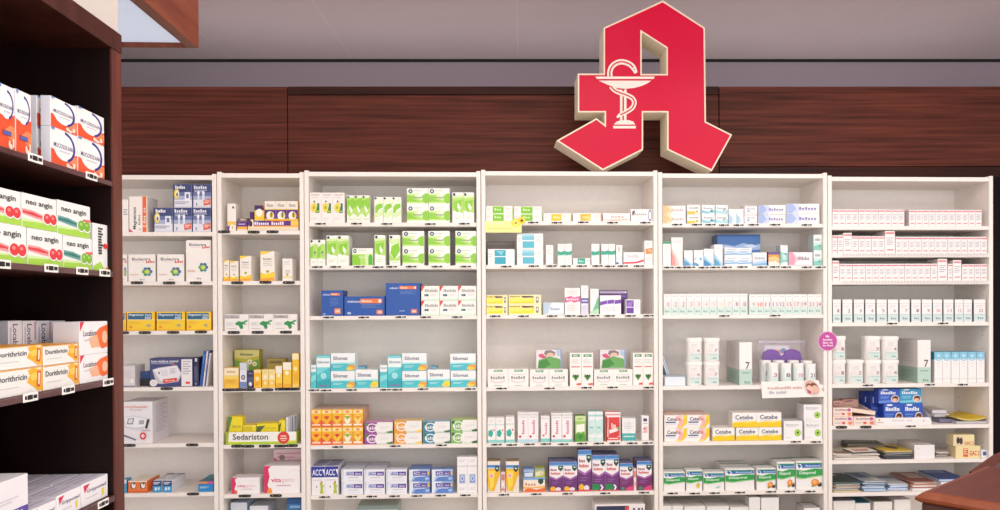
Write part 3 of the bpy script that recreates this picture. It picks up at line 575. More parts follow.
def silot(): return D(TL, R(0, 0, 1, .08, '86d4dc'), R(0, .08, 1, .36, 'eef6f6'), T('Silomat', .08, .16, .92, .24, '5a7088'), P('7ad8de', (0, .36), (1, .36), (0, .6)), E_(.5, .62, .14, .07, '9fe2e4'), P('2fa8b4', (0, .8), (1, .7), (1, 1), (0, 1)), R(.2, .9, .8, .94, '8a6a9a'), RING(.5, .62, .2, .09, .3, 'c0f0f0'))
def silosm(): return D(TL2, R(0, 0, 1, .3, 'eef4f4'), T('Silomat', .1, .08, .9, .18, '7a9aa8'), R(0, .3, 1, 1, '56c6ce'), P('8ae0e2', (0, .5), (1, .4), (1, .6), (0, .75)))
for q, (a, bq, c, e, f, g, h, lab) in enumerate([(35, 63, 64, 119, 120, 215, 305, 'near narrow bay'), (313, 343, 344, 399, 400, 497, 587, 'mid-shelf')]):
    blk(2, 3, A2, a, 372, bq, 457, silosm(), d=.05, look='small teal carton ' + lab)
    blk(2, 3, A2, c, 335, e, 457, silot(), d=.05, look='tall teal carton ' + lab)
    blk(2, 3, A2, f, 396, g, 459, silo(), d=.08, look='white and teal carton beside tall one, ' + lab)
    blk(2, 3, A2, f, 326, g, 395, silo(), d=.08, look='upper white and teal carton ' + lab)
    blk(2, 3, A2, g + 2, 391, h + 1, 459, silo('f2e02a'), d=.07, look='white and teal carton with lemon, ' + lab)
    backbox(2, 3, A2, g + 14, 377, g + 40, 392, D('6aa8cc', R(0, .05, 1, .1, 'a8d0e4')), .1, .06, 'small blue carton at back, ' + lab)
blk(2, 3, A2, 590, 394, 690, 459, silo(), d=.08, look='lowest white and teal carton by side panel')
blk(2, 3, A2, 588, 328, 690, 393, silo(), d=.08, look='upper white and teal carton by side panel')
labels(2, 3, A2, [55, 102, 202, 335, 380, 482, 668])
def vito(k):
    c1 = ['ee6a3a', 'e8553a', 'f0743a', 'e8a03a', 'f08a3a'][k]
    return D('f6b42a', R(0, .04, 1, .26, 'f9d24a'), R(.12, .06, .88, .22, 'f6e8c0'), P(c1, (0, .62), (.5, .8), (1, .58), (1, 1), (0, 1)), E_(.5, .56, .3, .26, ['f8c02a', 'f6b82a', 'f4c83a', 'f8f0d8', 'f9dc7a'][k]), P(['e2452e', 'e0502e', 'de4a34', '9ab83a', 'e8a02a'][k], (.2, .42), (.5, .36), (.8, .42), (.5, .6)), R(.1, .82, .9, .92, 'f6d8b8' if k < 3 else 'f8f2e4'), E_(.5, .14, .2, .06, 'f0884a'), side='e6b088', top=[R(0, 0, 1, 1, 'e4d2c4'), R(.1, .1, .9, .25, 'd8b49c')])
blk(2, 4, A3, 45, 82, 268, 228, [vito(k) for k in range(5)], n=5, m=2, d=.055, rows=3, look=['yellow-orange carton with red blossom'] * 3 + ['yellow-orange carton with white fruit disc', 'yellow-orange carton with cream fruit disc'])
def isla(c, c2, top): return D('f1efec', R(0, 0, .34, 1, c), P(c, (.3, 0), (.46, 0), (.36, .5), (.44, 1), (.3, 1)), RING(.27, .5, .2, .4, .22, 'f3f0ee'), T('isla', .12, .36, .42, .66, 'f6f2f0'), E_(.08, .2, .06, .14, c2), G(.55, .42, .9, .6, 2, 'd4d0ce', .35), P(c2, (.8, .85), (1, .75), (1, 1), (.6, 1)), R(.46, .9, .8, 1, 'd6e0d0'), top=[R(0, 0, 1, 1, top)], side=top)
blk(2, 4, A3, 274, 137, 395, 226, isla('9a4a9c', '5f8a4a', 'd8a8cc'), m=2, d=.09, look='purple ring-emblem carton')
blk(2, 4, A3, 400, 131, 518, 226, isla('f0a02c', 'f6d46a', 'f6d08a'), m=2, d=.07, look='orange ring-emblem carton')
blk(2, 4, A3, 522, 134, 638, 226, isla('3a8aa4', '4a7a5a', 'a4c8d8'), m=2, d=.07, look='teal ring-emblem carton')
blk(2, 4, A3, 642, 127, 757, 226, isla('7fbc5a', '3a6a3a', 'c4dc8a'), m=2, d=.08, look='green ring-emblem carton')
labels(2, 4, A3, [160, 405, 602])
AC = '2d3a9c'
acc0 = D('f3f0f2', R(0, 0, 1, .38, AC), T('ACC', .06, .1, .76, .32, 'f3f2fa'), P('f3f2fa', (.8, .1), (.98, .1), (.98, .34)), P('b8c23a', (.62, .58), (.74, .52), (.82, .66), (.94, .62), (.86, .78), (.9, .98), (.76, .94), (.62, .98), (.68, .76)), E_(.76, .56, .08, .05, 'c8904a'), R(.36, .68, .42, .74, '5a4a5a'), G(.08, .46, .8, .52, 1, 'd8d0dc'), top=[R(0, 0, 1, .2, '2a2d5a'), G(.1, .3, .9, .9, 3, '7f86c0')], side='e0dee8')
blk(2, 5, A3, 48, 325, 163, 440, acc0, n=2, d=.05, rows=3, look='white and royal blue carton with giraffe')
acc1 = D('f0f1f6', R(.2, .16, .96, .5, 'c9cfe8'), T('ACC', .26, .2, .56, .46, AC), P('5a3a9a', (.58, .18), (.96, .18), (.96, .5), (.58, .5)), T('akut', .64, .24, .9, .44, 'e8e2f4'), G(.3, .62, .8, .74, 1, 'd6c8c8'), P('d8dcea', (0, 0), (.14, 0), (.06, 1), (0, 1)), G(.3, .84, .9, .92, 1, 'd0d4e0'), top=[R(0, 0, 1, .25, 'c8cce0')], side='dfe2ec')
blk(2, 5, A3, 175, 338, 268, 440, acc1, m=2, d=.055, rows=3, look='white carton with violet word-strip, first stack')
blk(2, 5, A3, 271, 338, 361, 440, acc1, m=2, d=.055, rows=3, look='white carton with violet word-strip, second stack')
blk(2, 5, A3, 365, 338, 455, 440, acc1, m=2, d=.055, rows=1, look='white carton with violet word-strip, third stack')
acc2 = D('a9c0e6', P('e6eef8', (0, .0), (.5, 0), (.2, .5), (.1, 1), (0, 1)), R(.18, .14, .98, .5, '5a4aa0'), T('ACC', .22, .2, .54, .44, 'f0eef8'), T('akut', .6, .24, .82, .42, 'd8d2ee'), R(.88, .16, .96, .46, 'f0d03a'), P('5f86cc', (.3, .66), (1, .5), (1, 1), (.16, 1)), E_(.86, .76, .1, .14, '9fc0ea'), G(.3, .56, .76, .64, 1, 'e2eaf6'), top=[R(0, 0, 1, .3, '5f7fc0')], side='7f9ad4')
blk(2, 5, A3, 464, 338, 553, 440, acc2, m=2, d=.055, rows=2, look='light blue word-strip carton, nearer stack')
blk(2, 5, A3, 560, 338, 652, 440, acc2, m=2, d=.055, rows=1, look='light blue word-strip carton, stack beside white pair')
blk(2, 5, A3, 668, 285, 760, 440, D('f3f0f0', R(.2, .48, .8, .74, 'a8b8dc'), R(.32, .52, .68, .7, '6f86c4'), RING(.5, .6, .16, .08, .4, 'e2e8f6'), R(0, .24, 1, .27, 'd6d0d6'), G(.2, .08, .8, .16, 2, 'd0ccd2', .35), G(.2, .86, .8, .94, 2, 'd0ccd2', .35)), n=2, d=.06, look='tall white carton with blue square emblem')
labels(2, 5, A3, [105, 220, 305, 402, 497, 598, 703])
backbox(2, 6, (300, 470, 5), 285, 180, 490, 200, D('b8c4bc', R(0, 0, 1, .1, '8a9a94'), R(.05, .12, .95, .3, 'd4dad2')), .07, .12, 'grey-green box top on the bottom shelf')

# ---------------------------------------------------------------- bay 3: under the red sign
gb = D('f6f1ec', R(.25, .06, .66, .94, '7cc62c'), T('AZA', .32, .3, .58, .6, 'd4f0a8'), R(.25, .06, .66, .2, '9ad84a'), G(.02, .3, .2, .7, 2, 'e0d2cc', .35), G(.72, .3, .94, .6, 2, 'd4ccc8', .35), R(.98, 0, 1, 1, '9ad84a'))
blk(3, 0, B1, 34, 166, 162, 238, gb, m=2, d=.08, look='flat white carton with green block by side panel')
blk(3, 0, B1, 166, 168, 298, 236, gb, m=2, d=.08, look='flat white carton with green block, second stack')
yb = D('f6f1ec', R(.28, .1, .66, .92, 'f2c62c'), T('RANI', .36, .36, .62, .62, 'fbeebc'), G(.04, .3, .22, .7, 2, 'dcd2cc', .35), G(.72, .3, .94, .6, 2, 'd4ccc8', .35), R(.98, 0, 1, 1, 'e8d86a'))
blk(3, 0, B1, 303, 200, 432, 238, yb, d=.08, look='flat white carton with yellow block')
blk(3, 0, B1, 440, 200, 576, 238, D('f6f1ec', P('f0b82c', (.24, .1), (.62, .1), (.6, .9), (.26, .9)), P('f6d46a', (.3, .5), (.6, .2), (.6, .9)), T('RANI', .34, .4, .56, .6, 'fae6b0'), R(.95, 0, 1, 1, 'ee8a4a'), G(.7, .3, .9, .6, 2, 'd8ccc8', .35)), d=.08, look='flat white carton with orange edge')
blk(3, 0, B1, 579, 200, 706, 238, D('f6f0ec', R(0, .7, 1, .8, 'f0d0c8'), T('Omep', .3, .3, .8, .56, 'e8b8b0', 0, False), P('f0b8a8', (.1, .9), (.9, .7), (.9, .8), (.1, 1))), d=.08, look='flat white carton with faint pink print')
blk(3, 0, B1, 709, 181, 816, 238, D('f4f1ee', RING(.88, .5, .09, .46, .28, '6a6cae'), P('55506a', (.06, .16), (.2, .1), (.12, .5), (.06, .5)), T('Maalox', .16, .3, .74, .5, 'b4aeb4', 0, False), G(.2, .6, .6, .8, 2, 'd4d0d2', .35)), d=.08, look='white carton with blue oval end')
labels(3, 0, B1, [255, 365, 487, 623, 775])
blk(3, 1, B1, 46, 366, 172, 438, D('f4f2ef', R(.25, .06, .66, .44, '38a8c0'), R(.25, .5, .66, .94, '38a8c0'), P('7ccada', (.3, .12), (.6, .12), (.5, .4)), G(.03, .3, .2, .6, 2, 'd8d4d2', .35), R(.95, 0, 1, 1, 'cfe4e8')), d=.08, look='low white carton with teal block')
blk(3, 1, B1, 180, 294, 303, 438, D('f4f2ef', R(.2, .04, .66, .42, '7cc8da'), R(.22, .5, .66, .92, '58bad0'), R(.2, .04, .66, .2, 'a4dae6'), G(.7, .2, .94, .6, 3, 'dcd8d6', .35), G(.03, .3, .16, .6, 2, 'd8d4d2', .35)), m=2, d=.08, look='white carton with pale teal block')
blk(3, 1, B1, 315, 347, 350, 430, D('f2f0ee', G(.2, .2, .8, .5, 3, 'c8ccd0', .35), P('dfe8ee', (.1, .6), (.9, .5), (.9, .9), (.1, .9)), R(0, .94, 1, 1, '9acbd4')), d=.04, look='slim grey-white carton')
tg = lambda hi=.34: D('f4f2ee', P('3aa88c', (0, hi), (.5, hi + .04), (1, hi - .02), (1, hi + .16), (.4, hi + .2), (0, hi + .16)), P('8ad0bc', (0, hi + .16), (.4, hi + .2), (1, hi + .14), (1, hi + .2), (0, hi + .22)), G(.2, .12, .8, .24, 2, 'd6d2d0', .35), G(.2, .66, .8, .86, 3, 'dcd8d6', .35))
blk(3, 1, B1, 370, 342, 436, 436, tg(), n=2, d=.05, look='white carton with green band, first pair')
blk(3, 1, B1, 440, 408, 522, 436, D('f4f2ee', R(.26, .04, .7, .86, '3aa88c'), T('MCP', .34, .3, .62, .6, 'b8e4d8'), G(.74, .3, .96, .6, 1, 'd6d2d0')), d=.08, look='lowest white carton with green block')
blk(3, 1, B1, 526, 342, 563, 436, tg(), d=.05, look='single white carton with green band')
blk(3, 1, B1, 572, 342, 637, 436, tg(.32), n=2, d=.05, look='white carton with green band, second pair')
blk(3, 1, B1, 640, 347, 670, 432, D('f3f1ef', R(.3, .06, .5, .3, 'd8b0a0'), R(.5, .16, .56, .4, 'c88a8a'), P('d8e2ea', (0, .6), (1, .55), (1, 1), (0, 1)), R(0, .88, .4, .96, '2c3a6a')), d=.04, look='slim white carton with navy foot mark')
blk(3, 1, B1, 674, 381, 770, 436, D('f5f2ee', P('dc3a50', (0, .78), (.6, .76), (.98, .56), (.98, .74), (.6, .9), (0, .92)), T('Talcid', .2, .2, .76, .42, 'd0c8c8', 0, False)), d=.07, look='low white carton with red swoosh')
blk(3, 1, B1, 772, 327, 814, 436, D('f5f0ec', P('ef8a3e', (.1, .34), (.94, .3), (.9, .54), (.16, .56)), P('f8c49a', (.3, .38), (.8, .36), (.7, .5)), G(.2, .1, .8, .24, 2, 'dcd2cc', .35), G(.2, .68, .8, .86, 3, 'dcd4d0', .35)), d=.06, look='white carton with orange block by side panel')
labels(3, 1, B1, [130, 258, 340, 405, 480, 553, 610, 670, 745])
for k in range(1):
    backbox(3, 1, B1, 40, 332, 170, 366, D('8a7c78', R(0, .05, 1, .12, 'a0928c')), .14, .06, 'grey-brown carton in shade at back')  # block added to paint the shaded gap behind the front row
yst = lambda: D('f7f0c8', R(0, .06, .78, .32, 'f5e678'), P('5a2a4e', (.38, .1), (.74, .14), (.8, .26), (.44, .3)), T('nasal', .04, .1, .36, .24, '9a8a4a'), R(0, .36, .78, .86, 'f6e01a'), P('f9ec6a', (0, .4), (.7, .4), (.76, .6), (0, .7)), R(.84, .2, .92, .8, '8a8070'), R(.86, .3, .9, .6, 'f2ecd8'))
blk(3, 2, B2, 30, 98, 116, 178, yst(), m=2, d=.07, look='narrow yellow and purple carton')
blk(3, 2, B2, 120, 97, 248, 178, yst(), m=2, d=.07, look='wide yellow and purple carton')
blk(3, 2, B2, 256, 127, 338, 178, D('e9eef2', P('bcd0e0', (0, 0), (.4, 0), (.2, 1), (0, 1)), T('nasic', .34, .4, .8, .64, '9ab0c8', 0, False), R(0, .92, 1, 1, 'c8d4de')), d=.07, look='low pale blue-white carton')
blk(3, 2, B2, 335 + 5, 70, 402, 177, D('f4efec', P('dc5a98', (0, .36), (.4, .3), (.6, .36), (1, .3), (1, .5), (.6, .56), (.4, .5), (0, .56)), T('olynth', .1, .38, .9, .47, 'f6dce8'), G(.15, .1, .85, .24, 3, 'd8d0cc', .3), G(.15, .64, .85, .9, 4, 'd4ccc8', .3), R(.49, 0, .51, 1, 'd8d0cc')), d=.05, look='white carton with pink band')
blk(3, 2, B2, 404, 60, 433, 177, D('f3f0ee', R(0, .44, 1, .62, '5f54a4'), R(.1, .5, .9, .56, 'cfc8ea'), G(.2, .1, .8, .36, 4, 'd0ccd2', .3), P('d8d4e6', (0, .7), (1, .66), (1, 1), (0, 1))), d=.04, look='tall slim white carton with violet band')
blk(3, 2, B2, 440, 73, 474, 177, D('f2f3ee', P('6fc08a', (.9, .3), (1, .4), (1, .8), (.2, .9), (.6, .6)), P('b4e0c0', (0, .9), (1, .76), (1, 1), (0, 1)), G(.2, .1, .8, .24, 2, 'd6d6d0', .3)), d=.04, look='tall slim white carton with green sweep')
backbox(3, 2, B2, 474, 80, 586, 115, D('5a3478', R(.03, .04, .97, .12, 'd8cce0'), G(.06, .06, .9, .11, 1, '8a6aa4'), R(.03, .2, .97, .3, '7a5498')), .1, .06, 'dark purple carton standing at back')
blk(3, 2, B2, 478, 99, 561, 177, D('f3f0f0', P('7a48b0', (0, .34), (.34, .26), (.34, .44), (0, .54)), P('7a48b0', (.36, .26), (.68, .22), (.68, .42), (.36, .46)), P('7a48b0', (.7, .26), (1, .22), (1, .42), (.7, .46)), G(.1, .62, .9, .86, 3, 'd8d2da', .3), R(.34, .2, .36, 1, 'dcd6dc'), R(.67, .2, .69, 1, 'dcd6dc'), side='cfc0dc'), d=.06, look='white carton with broken purple band')
blk(3, 2, B2, 580, 115, 638, 176, D('f1eff0', R(.04, .06, .54, .94, '6a3a9e'), P('9a74c8', (.1, .2), (.5, .1), (.4, .5), (.1, .5)), R(.04, .5, .54, .56, 'e0d4ec'), G(.62, .2, .94, .7, 4, 'd4ced8', .3)), d=.06, look='small carton half purple, half white')
labels(3, 2, B2, [67, 178, 290, 361, 408, 455, 515, 597, 668])
tab = D('f5f1ec', R(.3, .04, .72, .16, '5f9a68'), T('Loges', .36, .06, .66, .13, 'cfe4d0'), T('Euminz', .14, .4, .86, .56, '9a9898', 0, False), G(.2, .3, .8, .36, 1, 'd8d4d0'), RING(.5, .55, .38, .22, .1, 'd8a0a8', 20, 160), G(.3, .9, .7, .96, 1, '8fb894'), side='ebe6e0')
tab2 = D('f5f1ec', R(.16, .04, .86, .12, '4f9060'), T('Loges', .3, .055, .7, .105, 'd4e8d6'), G(.14, .2, .86, .34, 3, 'c8c4c0', .3), R(.12, .4, .88, .43, 'e0606a'), P('4a8a2e', (.5, .84), (.2, .7), (.28, .64), (.5, .68), (.72, .64), (.8, .7)), E_(.5, .7, .1, .05, '1e4a1e'), P('d85a4a', (.56, .92), (.96, .9), (.96, .97), (.56, .97)), side='e6e0da')
child = D('e6e0e4', P('8a7a7a', (.36, .04), (.56, .02), (.74, .14), (.7, .34), (.4, .36), (.3, .2)), E_(.54, .28, .14, .12, 'e4bca4'), P('d8507a', (.08, .26), (.24, .2), (.4, .4), (.3, .5), (.12, .4)), P('6aa85a', (.1, .56), (.5, .36), (.9, .5), (1, .8), (1, 1), (.06, 1)), P('3f8a3a', (.1, .62), (.4, .5), (.56, .8), (.3, 1), (.06, 1)), P('b8c8dc', (.76, 0), (1, 0), (1, .4), (.8, .3)), R(.93, 0, 1, 1, '8fa4c4'))
for q, (a, c, e1, e2, t0, t1) in enumerate([(203, 353, 228, 330, 360, 452), (455, 607, 478, 580, 608, 692)]):
    lab = ['nearer green-carton bay', 'nearer counter'][q]
    if q == 0: blk(3, 3, B2, 38, 388, 198, 460, tab, n=2, d=.06, look='small white carton with green label')
    z1 = SHZ[3][3]
    blk(3, 3, B2, a, 390, c, 460, tab, n=2, d=.06, look='white green-label carton before picture, ' + lab)
    backbox(3, 3, B2, e1, 313, e2, 392, dict(child, front=[('p', [(u, v * .52) for u, v in x[1]], x[2]) for x in flat(child['front'])]), .075, .05, 'picture carton with dark-haired child, ' + lab)
    blk(3, 3, B2, t0, 325, t1, 457, tab2, n=2, d=.06, rows=2, look='tall heart-print carton, ' + lab)
labels(3, 3, B2, [92, 280, 425, 527, 668])
wt = D('f4f1ee', P('2fae9c', (.1, .54), (.5, .46), (.7, .62), (.5, .78), (.1, .72)), R(0, .88, 1, 1, '8fd4cc'), R(0, .26, 1, .3, 'c4e0dc'), E_(.78, .5, .08, .04, 'c8404a'), G(.2, .08, .8, .2, 2, 'd4d2d0', .3))
blk(3, 4, B3, 40, 118, 112, 224, wt, n=2, d=.06, look='white carton with teal leaf, paired')
blk(3, 4, B3, 118, 114, 156, 224, wt, d=.06, look='white carton with teal leaf, standing apart')
pk = D('f3f0f0', T('medicil', .4, .24, .66, .72, 'd87a94', 90), E_(.24, .8, .12, .04, 'd83a4a'), R(0, .9, 1, 1, 'b8d8e6'), R(0, .04, 1, .1, 'dcd8da'), G(.16, .14, .84, .2, 1, 'd8d2d4'), side='e2dfe2')
blk(3, 4, B3, 168, 95, 257, 224, pk, n=2, d=.07, rows=1, look='tall white carton with pink vertical name, first pair')
blk(3, 4, B3, 267, 112, 305, 222, D('f3f0ef', T('medicil', .45, .24, .7, .7, 'd88a9c', 90), R(0, .86, 1, 1, '7fccc4'), E_(.3, .74, .12, .04, 'e05a5a'), R(0, .06, 1, .1, 'dcd8da')), d=.05, look='shorter white carton with pink name')
blk(3, 4, B3, 312, 98, 402, 224, dict(pk, front=pk['front'] + [R(0, .92, 1, 1, '8ad0c8')]), n=2, d=.07, look='tall white carton with pink vertical name, second pair')
blk(3, 4, B3, 413, 110, 458, 222, D('a4cc6a', R(0, 0, 1, .2, 'cfe4a4'), P('f0f4e4', (.1, .34), (.9, .3), (.9, .6), (.1, .66)), P('5aa03a', (0, .74), (.3, .6), (.5, .76), (.8, .6), (1, .8), (1, 1), (0, 1)), G(.2, .08, .8, .18, 2, '7aa44a', .4), P('3a8a2e', (.2, .8), (.5, .66), (.8, .8), (.5, .94)), side='7aa84a', top=[R(0, 0, 1, .4, '5a8a3a')]), d=.06, look='green herbal carton')
blk(3, 4, B3, 468, 92, 532, 222, D('eef3f1', P('cde8e2', (0, .3), (1, .24), (1, .7), (0, .76)), R(.2, .5, .7, .56, '8ac8bc'), R(0, .1, 1, .16, 'a8d4d0'), R(0, .86, 1, 1, 'd0e6e2'), G(.2, .62, .8, .8, 3, 'c8dcd8', .3), top=[R(0, 0, 1, .5, '8ab8c0')], side='d4e0e0'), n=2, d=.07, look='white carton with pale mint field')
blk(3, 4, B3, 541, 93, 607, 222, D('f3ece8', R(.05, .06, .95, .12, 'd8a0a0'), P('dc3f42', (.2, .18), (.95, .18), (.95, .8), (.2, .96)), P('f4e8e4', (.24, .62), (.8, .52), (.84, .64), (.28, .74)), T('ZY', .4, .38, .7, .56, 'f8dcd6'), R(.1, .84, .95, .96, 'dc3f42'), R(.2, .88, .85, .92, 'f6d4ce'), P('7aa84a', (.7, .56), (.95, .5), (.95, .62)), P('a0302e', (0, .1), (.16, .2), (.12, 1), (0, 1)), side='e4b8b0', top=[R(0, .7, 1, 1, 'd84a48')]), d=.07, look='red and white carton with bold letters')
blk(3, 4, B3, 613, 120, 671, 219, D('f1efee', R(0, .66, 1, .98, '4aacac'), R(.1, .76, .9, .82, 'c4e6e4'), G(.16, .2, .84, .5, 4, 'c8c8c8', .3), R(.48, 0, .52, .66, 'd4d2d0'), side='d8dcdc'), d=.07, look='white carton with teal lower third')
blk(3, 4, B3, 696, 110, 727, 218, D('f3efee', R(.24, .1, .76, .22, '4a4a6a'), T('40', .2, .42, .8, .6, 'd8504a'), R(.2, .62, .8, .66, 'e0706a'), G(.2, .28, .8, .36, 1, 'c0b8bc'), R(0, .96, 1, 1, 'd8d0cc')), d=.04, look='slim white carton with red number')
labels(3, 4, B3, [78, 143, 218, 288, 362, 442, 513, 580, 655, 720])
SHIELD = lambda u, v, a, bb, c='1f4a3c': P(c, (u - a, v - bb), (u + a, v - bb), (u + a, v + bb * .2), (u, v + bb), (u - a, v + bb * .2))
VW = dict(side='cfcad0')
def vick(k):
    base = ['6a2f74', '6f3478', '7a2f6a'][k % 3]
    foot = [[E_(.24, .9, .2, .08, 'f6b82c'), E_(.62, .92, .2, .07, 'e8e0e4'), R(0, .96, 1, 1, 'd8505a')], [P('1f8a4e', (0, .8), (.44, .8), (.6, .88), (.44, .98), (0, .98)), P('f0ecec', (.56, .82), (.7, .82), (.84, .9), (.7, .98), (.56, .98), (.7, .9)), R(0, .97, 1, 1, 'e0605a')], [E_(.24, .92, .14, .05, '2f9a5e'), P('d84a7a', (.5, .9), (1, .8), (1, 1), (.4, 1))]][k]
    return D('f3eef0', R(0, 0, 1, .1, '4a84c4'), R(0, .1, 1, .14, '9fc4e6'), P(base, (0, .5), (.5, .6), (1, .48), (1, 1), (0, 1)), P('a86aac', (0, .46), (.5, .56), (1, .44), (1, .5), (.5, .62), (0, .52)), SHIELD(.8, .22, .17, .1), E_(.8, .18, .09, .025, 'cfe0d8'), T('WICK', .08, .22, .54, .3, '9a5a6a', 0, False), T('MediNait', .1, .34, .8, .42, 'd8605a'), G(.16, .66, .7, .78, 2, '9a6aa4', .35), foot, top=[R(0, 0, 1, .5, '6a8ab4')], side='8a6a94')
def vyel(): return D('f2b820', R(0, 0, 1, .12, 'efe6dc'), R(0, .12, 1, .22, '4a84c4'), R(0, .2, 1, .24, 'bcd8ee'), SHIELD(.76, .26, .17, .1), E_(.76, .23, .09, .025, 'cfe0d8'), P('f8d84a', (.06, .3), (.6, .3), (.5, .8), (.2, .94)), E_(.3, .46, .2, .07, 'f4e2d0'), E_(.3, .46, .14, .05, 'e8a0a0'), P('e8e2d6', (.8, .6), (1, .4), (1, 1), (.5, 1)), P('dfd8d0', (0, .7), (.14, .94), (.6, .96), (.6, 1), (0, 1)), top=[R(0, 0, 1, 1, 'a89478')], side='c8b8a0')
blk(3, 5, B3, 40, 303, 95, 430, vyel(), d=.07, look='yellow carton with dark green shield by side panel')
blk(3, 5, B3, 97, 350, 116, 428, D('ead0cc', R(.1, .1, .9, .4, 'd8807a'), E_(.5, .6, .3, .1, 'f4ece8'), R(.1, .8, .9, .9, 'd8807a')), d=.05, look='thin pinkish carton between two yellow cartons')
blk(3, 5, B3, 118, 303, 175, 430, vyel(), d=.07, look='yellow carton with dark green shield, second')
blk(3, 5, B3, 193, 372, 286, 432, D('f2e8d8', R(0, 0, 1, .16, '7aa8d4'), T('WICK', .08, .36, .6, .56, 'd8906a'), SHIELD(.8, .3, .12, .2), P('e8703a', (.1, .78), (.3, .72), (.6, .84), (1, .7), (1, 1), (0, 1)), P('f6b85a', (0, .62), (.4, .66), (1, .56), (1, .7), (0, .76))), d=.06, look='low orange-footed carton with green shield')
blk(3, 5, B3, 193, 334, 238, 371, D('6a86b8', R(0, .1, 1, .4, '9fb4d8'), P('d8e0ea', (.1, .5), (.9, .45), (.9, .9), (.1, .9))), d=.06, look='small blue carton on orange-footed one')
blk(3, 5, B3, 240, 334, 284, 371, D('b8c04a', R(0, 0, 1, .2, '8aa8c4'), P('e4e0c0', (.1, .4), (.6, .3), (.8, .7), (.1, .9)), E_(.7, .5, .2, .2, 'd8d0b8')), d=.06, look='small olive carton on orange-footed one')
blk(3, 5, B3, 304, 306, 423, 430, vick(0), n=2, d=.055, rows=2, look='purple shield carton with yellow foot, in pair')
blk(3, 5, B3, 425, 255, 483, 425, vick(0), d=.06, look='tallest purple shield carton')
blk(3, 5, B3, 486, 277, 600, 425, vick(1), n=2, d=.06, rows=2, look='tall purple shield carton with green foot')
blk(3, 5, B3, 603, 312, 660, 423, vick(2), d=.055, rows=2, look='short purple shield carton')
blk(3, 5, B3, 662, 335, 674, 423, D('f0dcd8', R(.1, .1, .9, .4, 'e0807a'), R(.1, .6, .9, .8, 'e8b0a8')), d=.05, look='thin pinkish carton between purple cartons')
blk(3, 5, B3, 676, 303, 740, 423, vick(2), d=.055, rows=2, look='last purple shield carton by side panel')
labels(3, 5, B3, [110, 247, 380, 540, 705])
blk(3, 6, (480, 470, 5), 575, 172, 826, 330, D('efe9e6', R(.03, .04, .68, .9, '2c3050'), RING(.42, .5, .22, .36, .2, '6a7090'), R(.6, .06, .68, .4, 'd84a4a'), R(.76, .1, .8, .2, '5a4a50'), R(.86, .1, .9, .2, '5a4a50'), R(.93, .1, .96, .2, '5a4a50'), G(.72, .35, .96, .8, 5, 'c8c0c0', .3)), d=.12, look='white box with dark printed panel, bottom shelf')

# ---------------------------------------------------------------- bay 4: second from counter
def soft(c1, c2, dots, tc, word, body='f4f1ee'): return D(body, P(c2, (0, 0), (.34, 0), (.5, .5), (.3, 1), (0, 1)), P(c1, (0, 0), (.18, 0), (.3, .5), (.14, 1), (0, 1)), T(word, .38, .34, .92, .6, tc, 0, False), dots, R(0, .95, 1, 1, 'dcd8d6'))
blk(4, 0, C1, 50, 165, 157, 244, soft('f6c48c', 'fae0c0', [P('f6c898', (.1, .6), (.3, .3), (.4, .8))], 'c8b8b0', 'Aerius'), m=2, d=.08, look='flat white carton with orange edge')
blk(4, 0, C1, 163, 160, 226, 244, D('f3f0ec', R(0, .7, .6, .98, 'f2c43a'), E_(.74, .72, .1, .13, 'e8b82a'), T('Cetirizin', .16, .26, .86, .44, 'a8a8ac', 0, False), R(0, 0, 1, .08, 'dcd8d4')), m=2, d=.08, look='white carton with yellow corner dot')
blk(4, 0, C1, 231, 162, 292, 244, D('f2f2f1', P('8ecad6', (0, .5), (.5, .7), (1, .5), (1, .8), (.4, .94), (0, .86)), E_(.76, .62, .1, .14, '3a98a8'), T('Lorano', .14, .24, .86, .44, '9aaab0', 0, False)), m=2, d=.08, look='white carton with teal wave and dot')
blk(4, 0, C1, 295, 162, 353, 244, D('f2f2f1', P('a8d8e0', (0, .5), (.5, .7), (1, .5), (1, .94), (0, .9)), RING(.74, .68, .16, .24, .35, '33697e', 180, 300), T('Lorano', .14, .24, .86, .44, '9aaab0', 0, False)), m=2, d=.08, look='white carton with dark teal arc')
blk(4, 0, C1, 356, 180, 426, 244, D('f3f1f0', P('a8d0e4', (0, .35), (.5, .6), (.4, 1), (0, 1)), P('d4e8f0', (0, .3), (.7, .6), (.6, 1), (.4, 1), (.5, .6), (0, .35)), G(.3, .1, .9, .22, 2, 'd6d4d4', .3), E_(.6, .76, .08, .04, 'e8b0b8')), n=2, d=.05, look='upright white carton with pale blue corner')
blk(4, 0, C1, 429, 165, 489, 246, D('f3f0f0', E_(.3, .6, .1, .12, '8ab8c8'), R(0, 0, 1, .1, 'dcd6d8'), T('Livocab', .2, .26, .84, .42, 'b0b0bc', 0, False), R(0, .78, 1, .84, 'e0d0d8')), m=2, d=.08, look='plain white carton with small blue dot')
blk(4, 0, C1, 494, 162, 621, 248, soft('a4b8e2', 'ccd8f0', [R(.34, .64, .9, .68, 'd0cce0')], '9a90c0', 'Lisino'), m=2, d=.08, look='flat white carton with blue fade edge')
blk(4, 0, C1, 624, 156, 778, 248, soft('aabce6', 'd2dcf2', [G(.4, .66, .9, .8, 1, 'd8d4e4')], '8a84bc', 'Lisino'), m=2, d=.08, look='widest white carton with blue fade edge')
labels(4, 0, C1, [115, 207, 270, 332, 400, 470, 570, 716])
blk(4, 1, C1, 50, 331, 88, 436, D('f2f1ee', R(0, 0, 1, .1, '4aa070'), G(.2, .2, .8, .4, 3, 'd4d2d0', .3), side='3f8a68'), d=.06, look='white carton with green top edge')
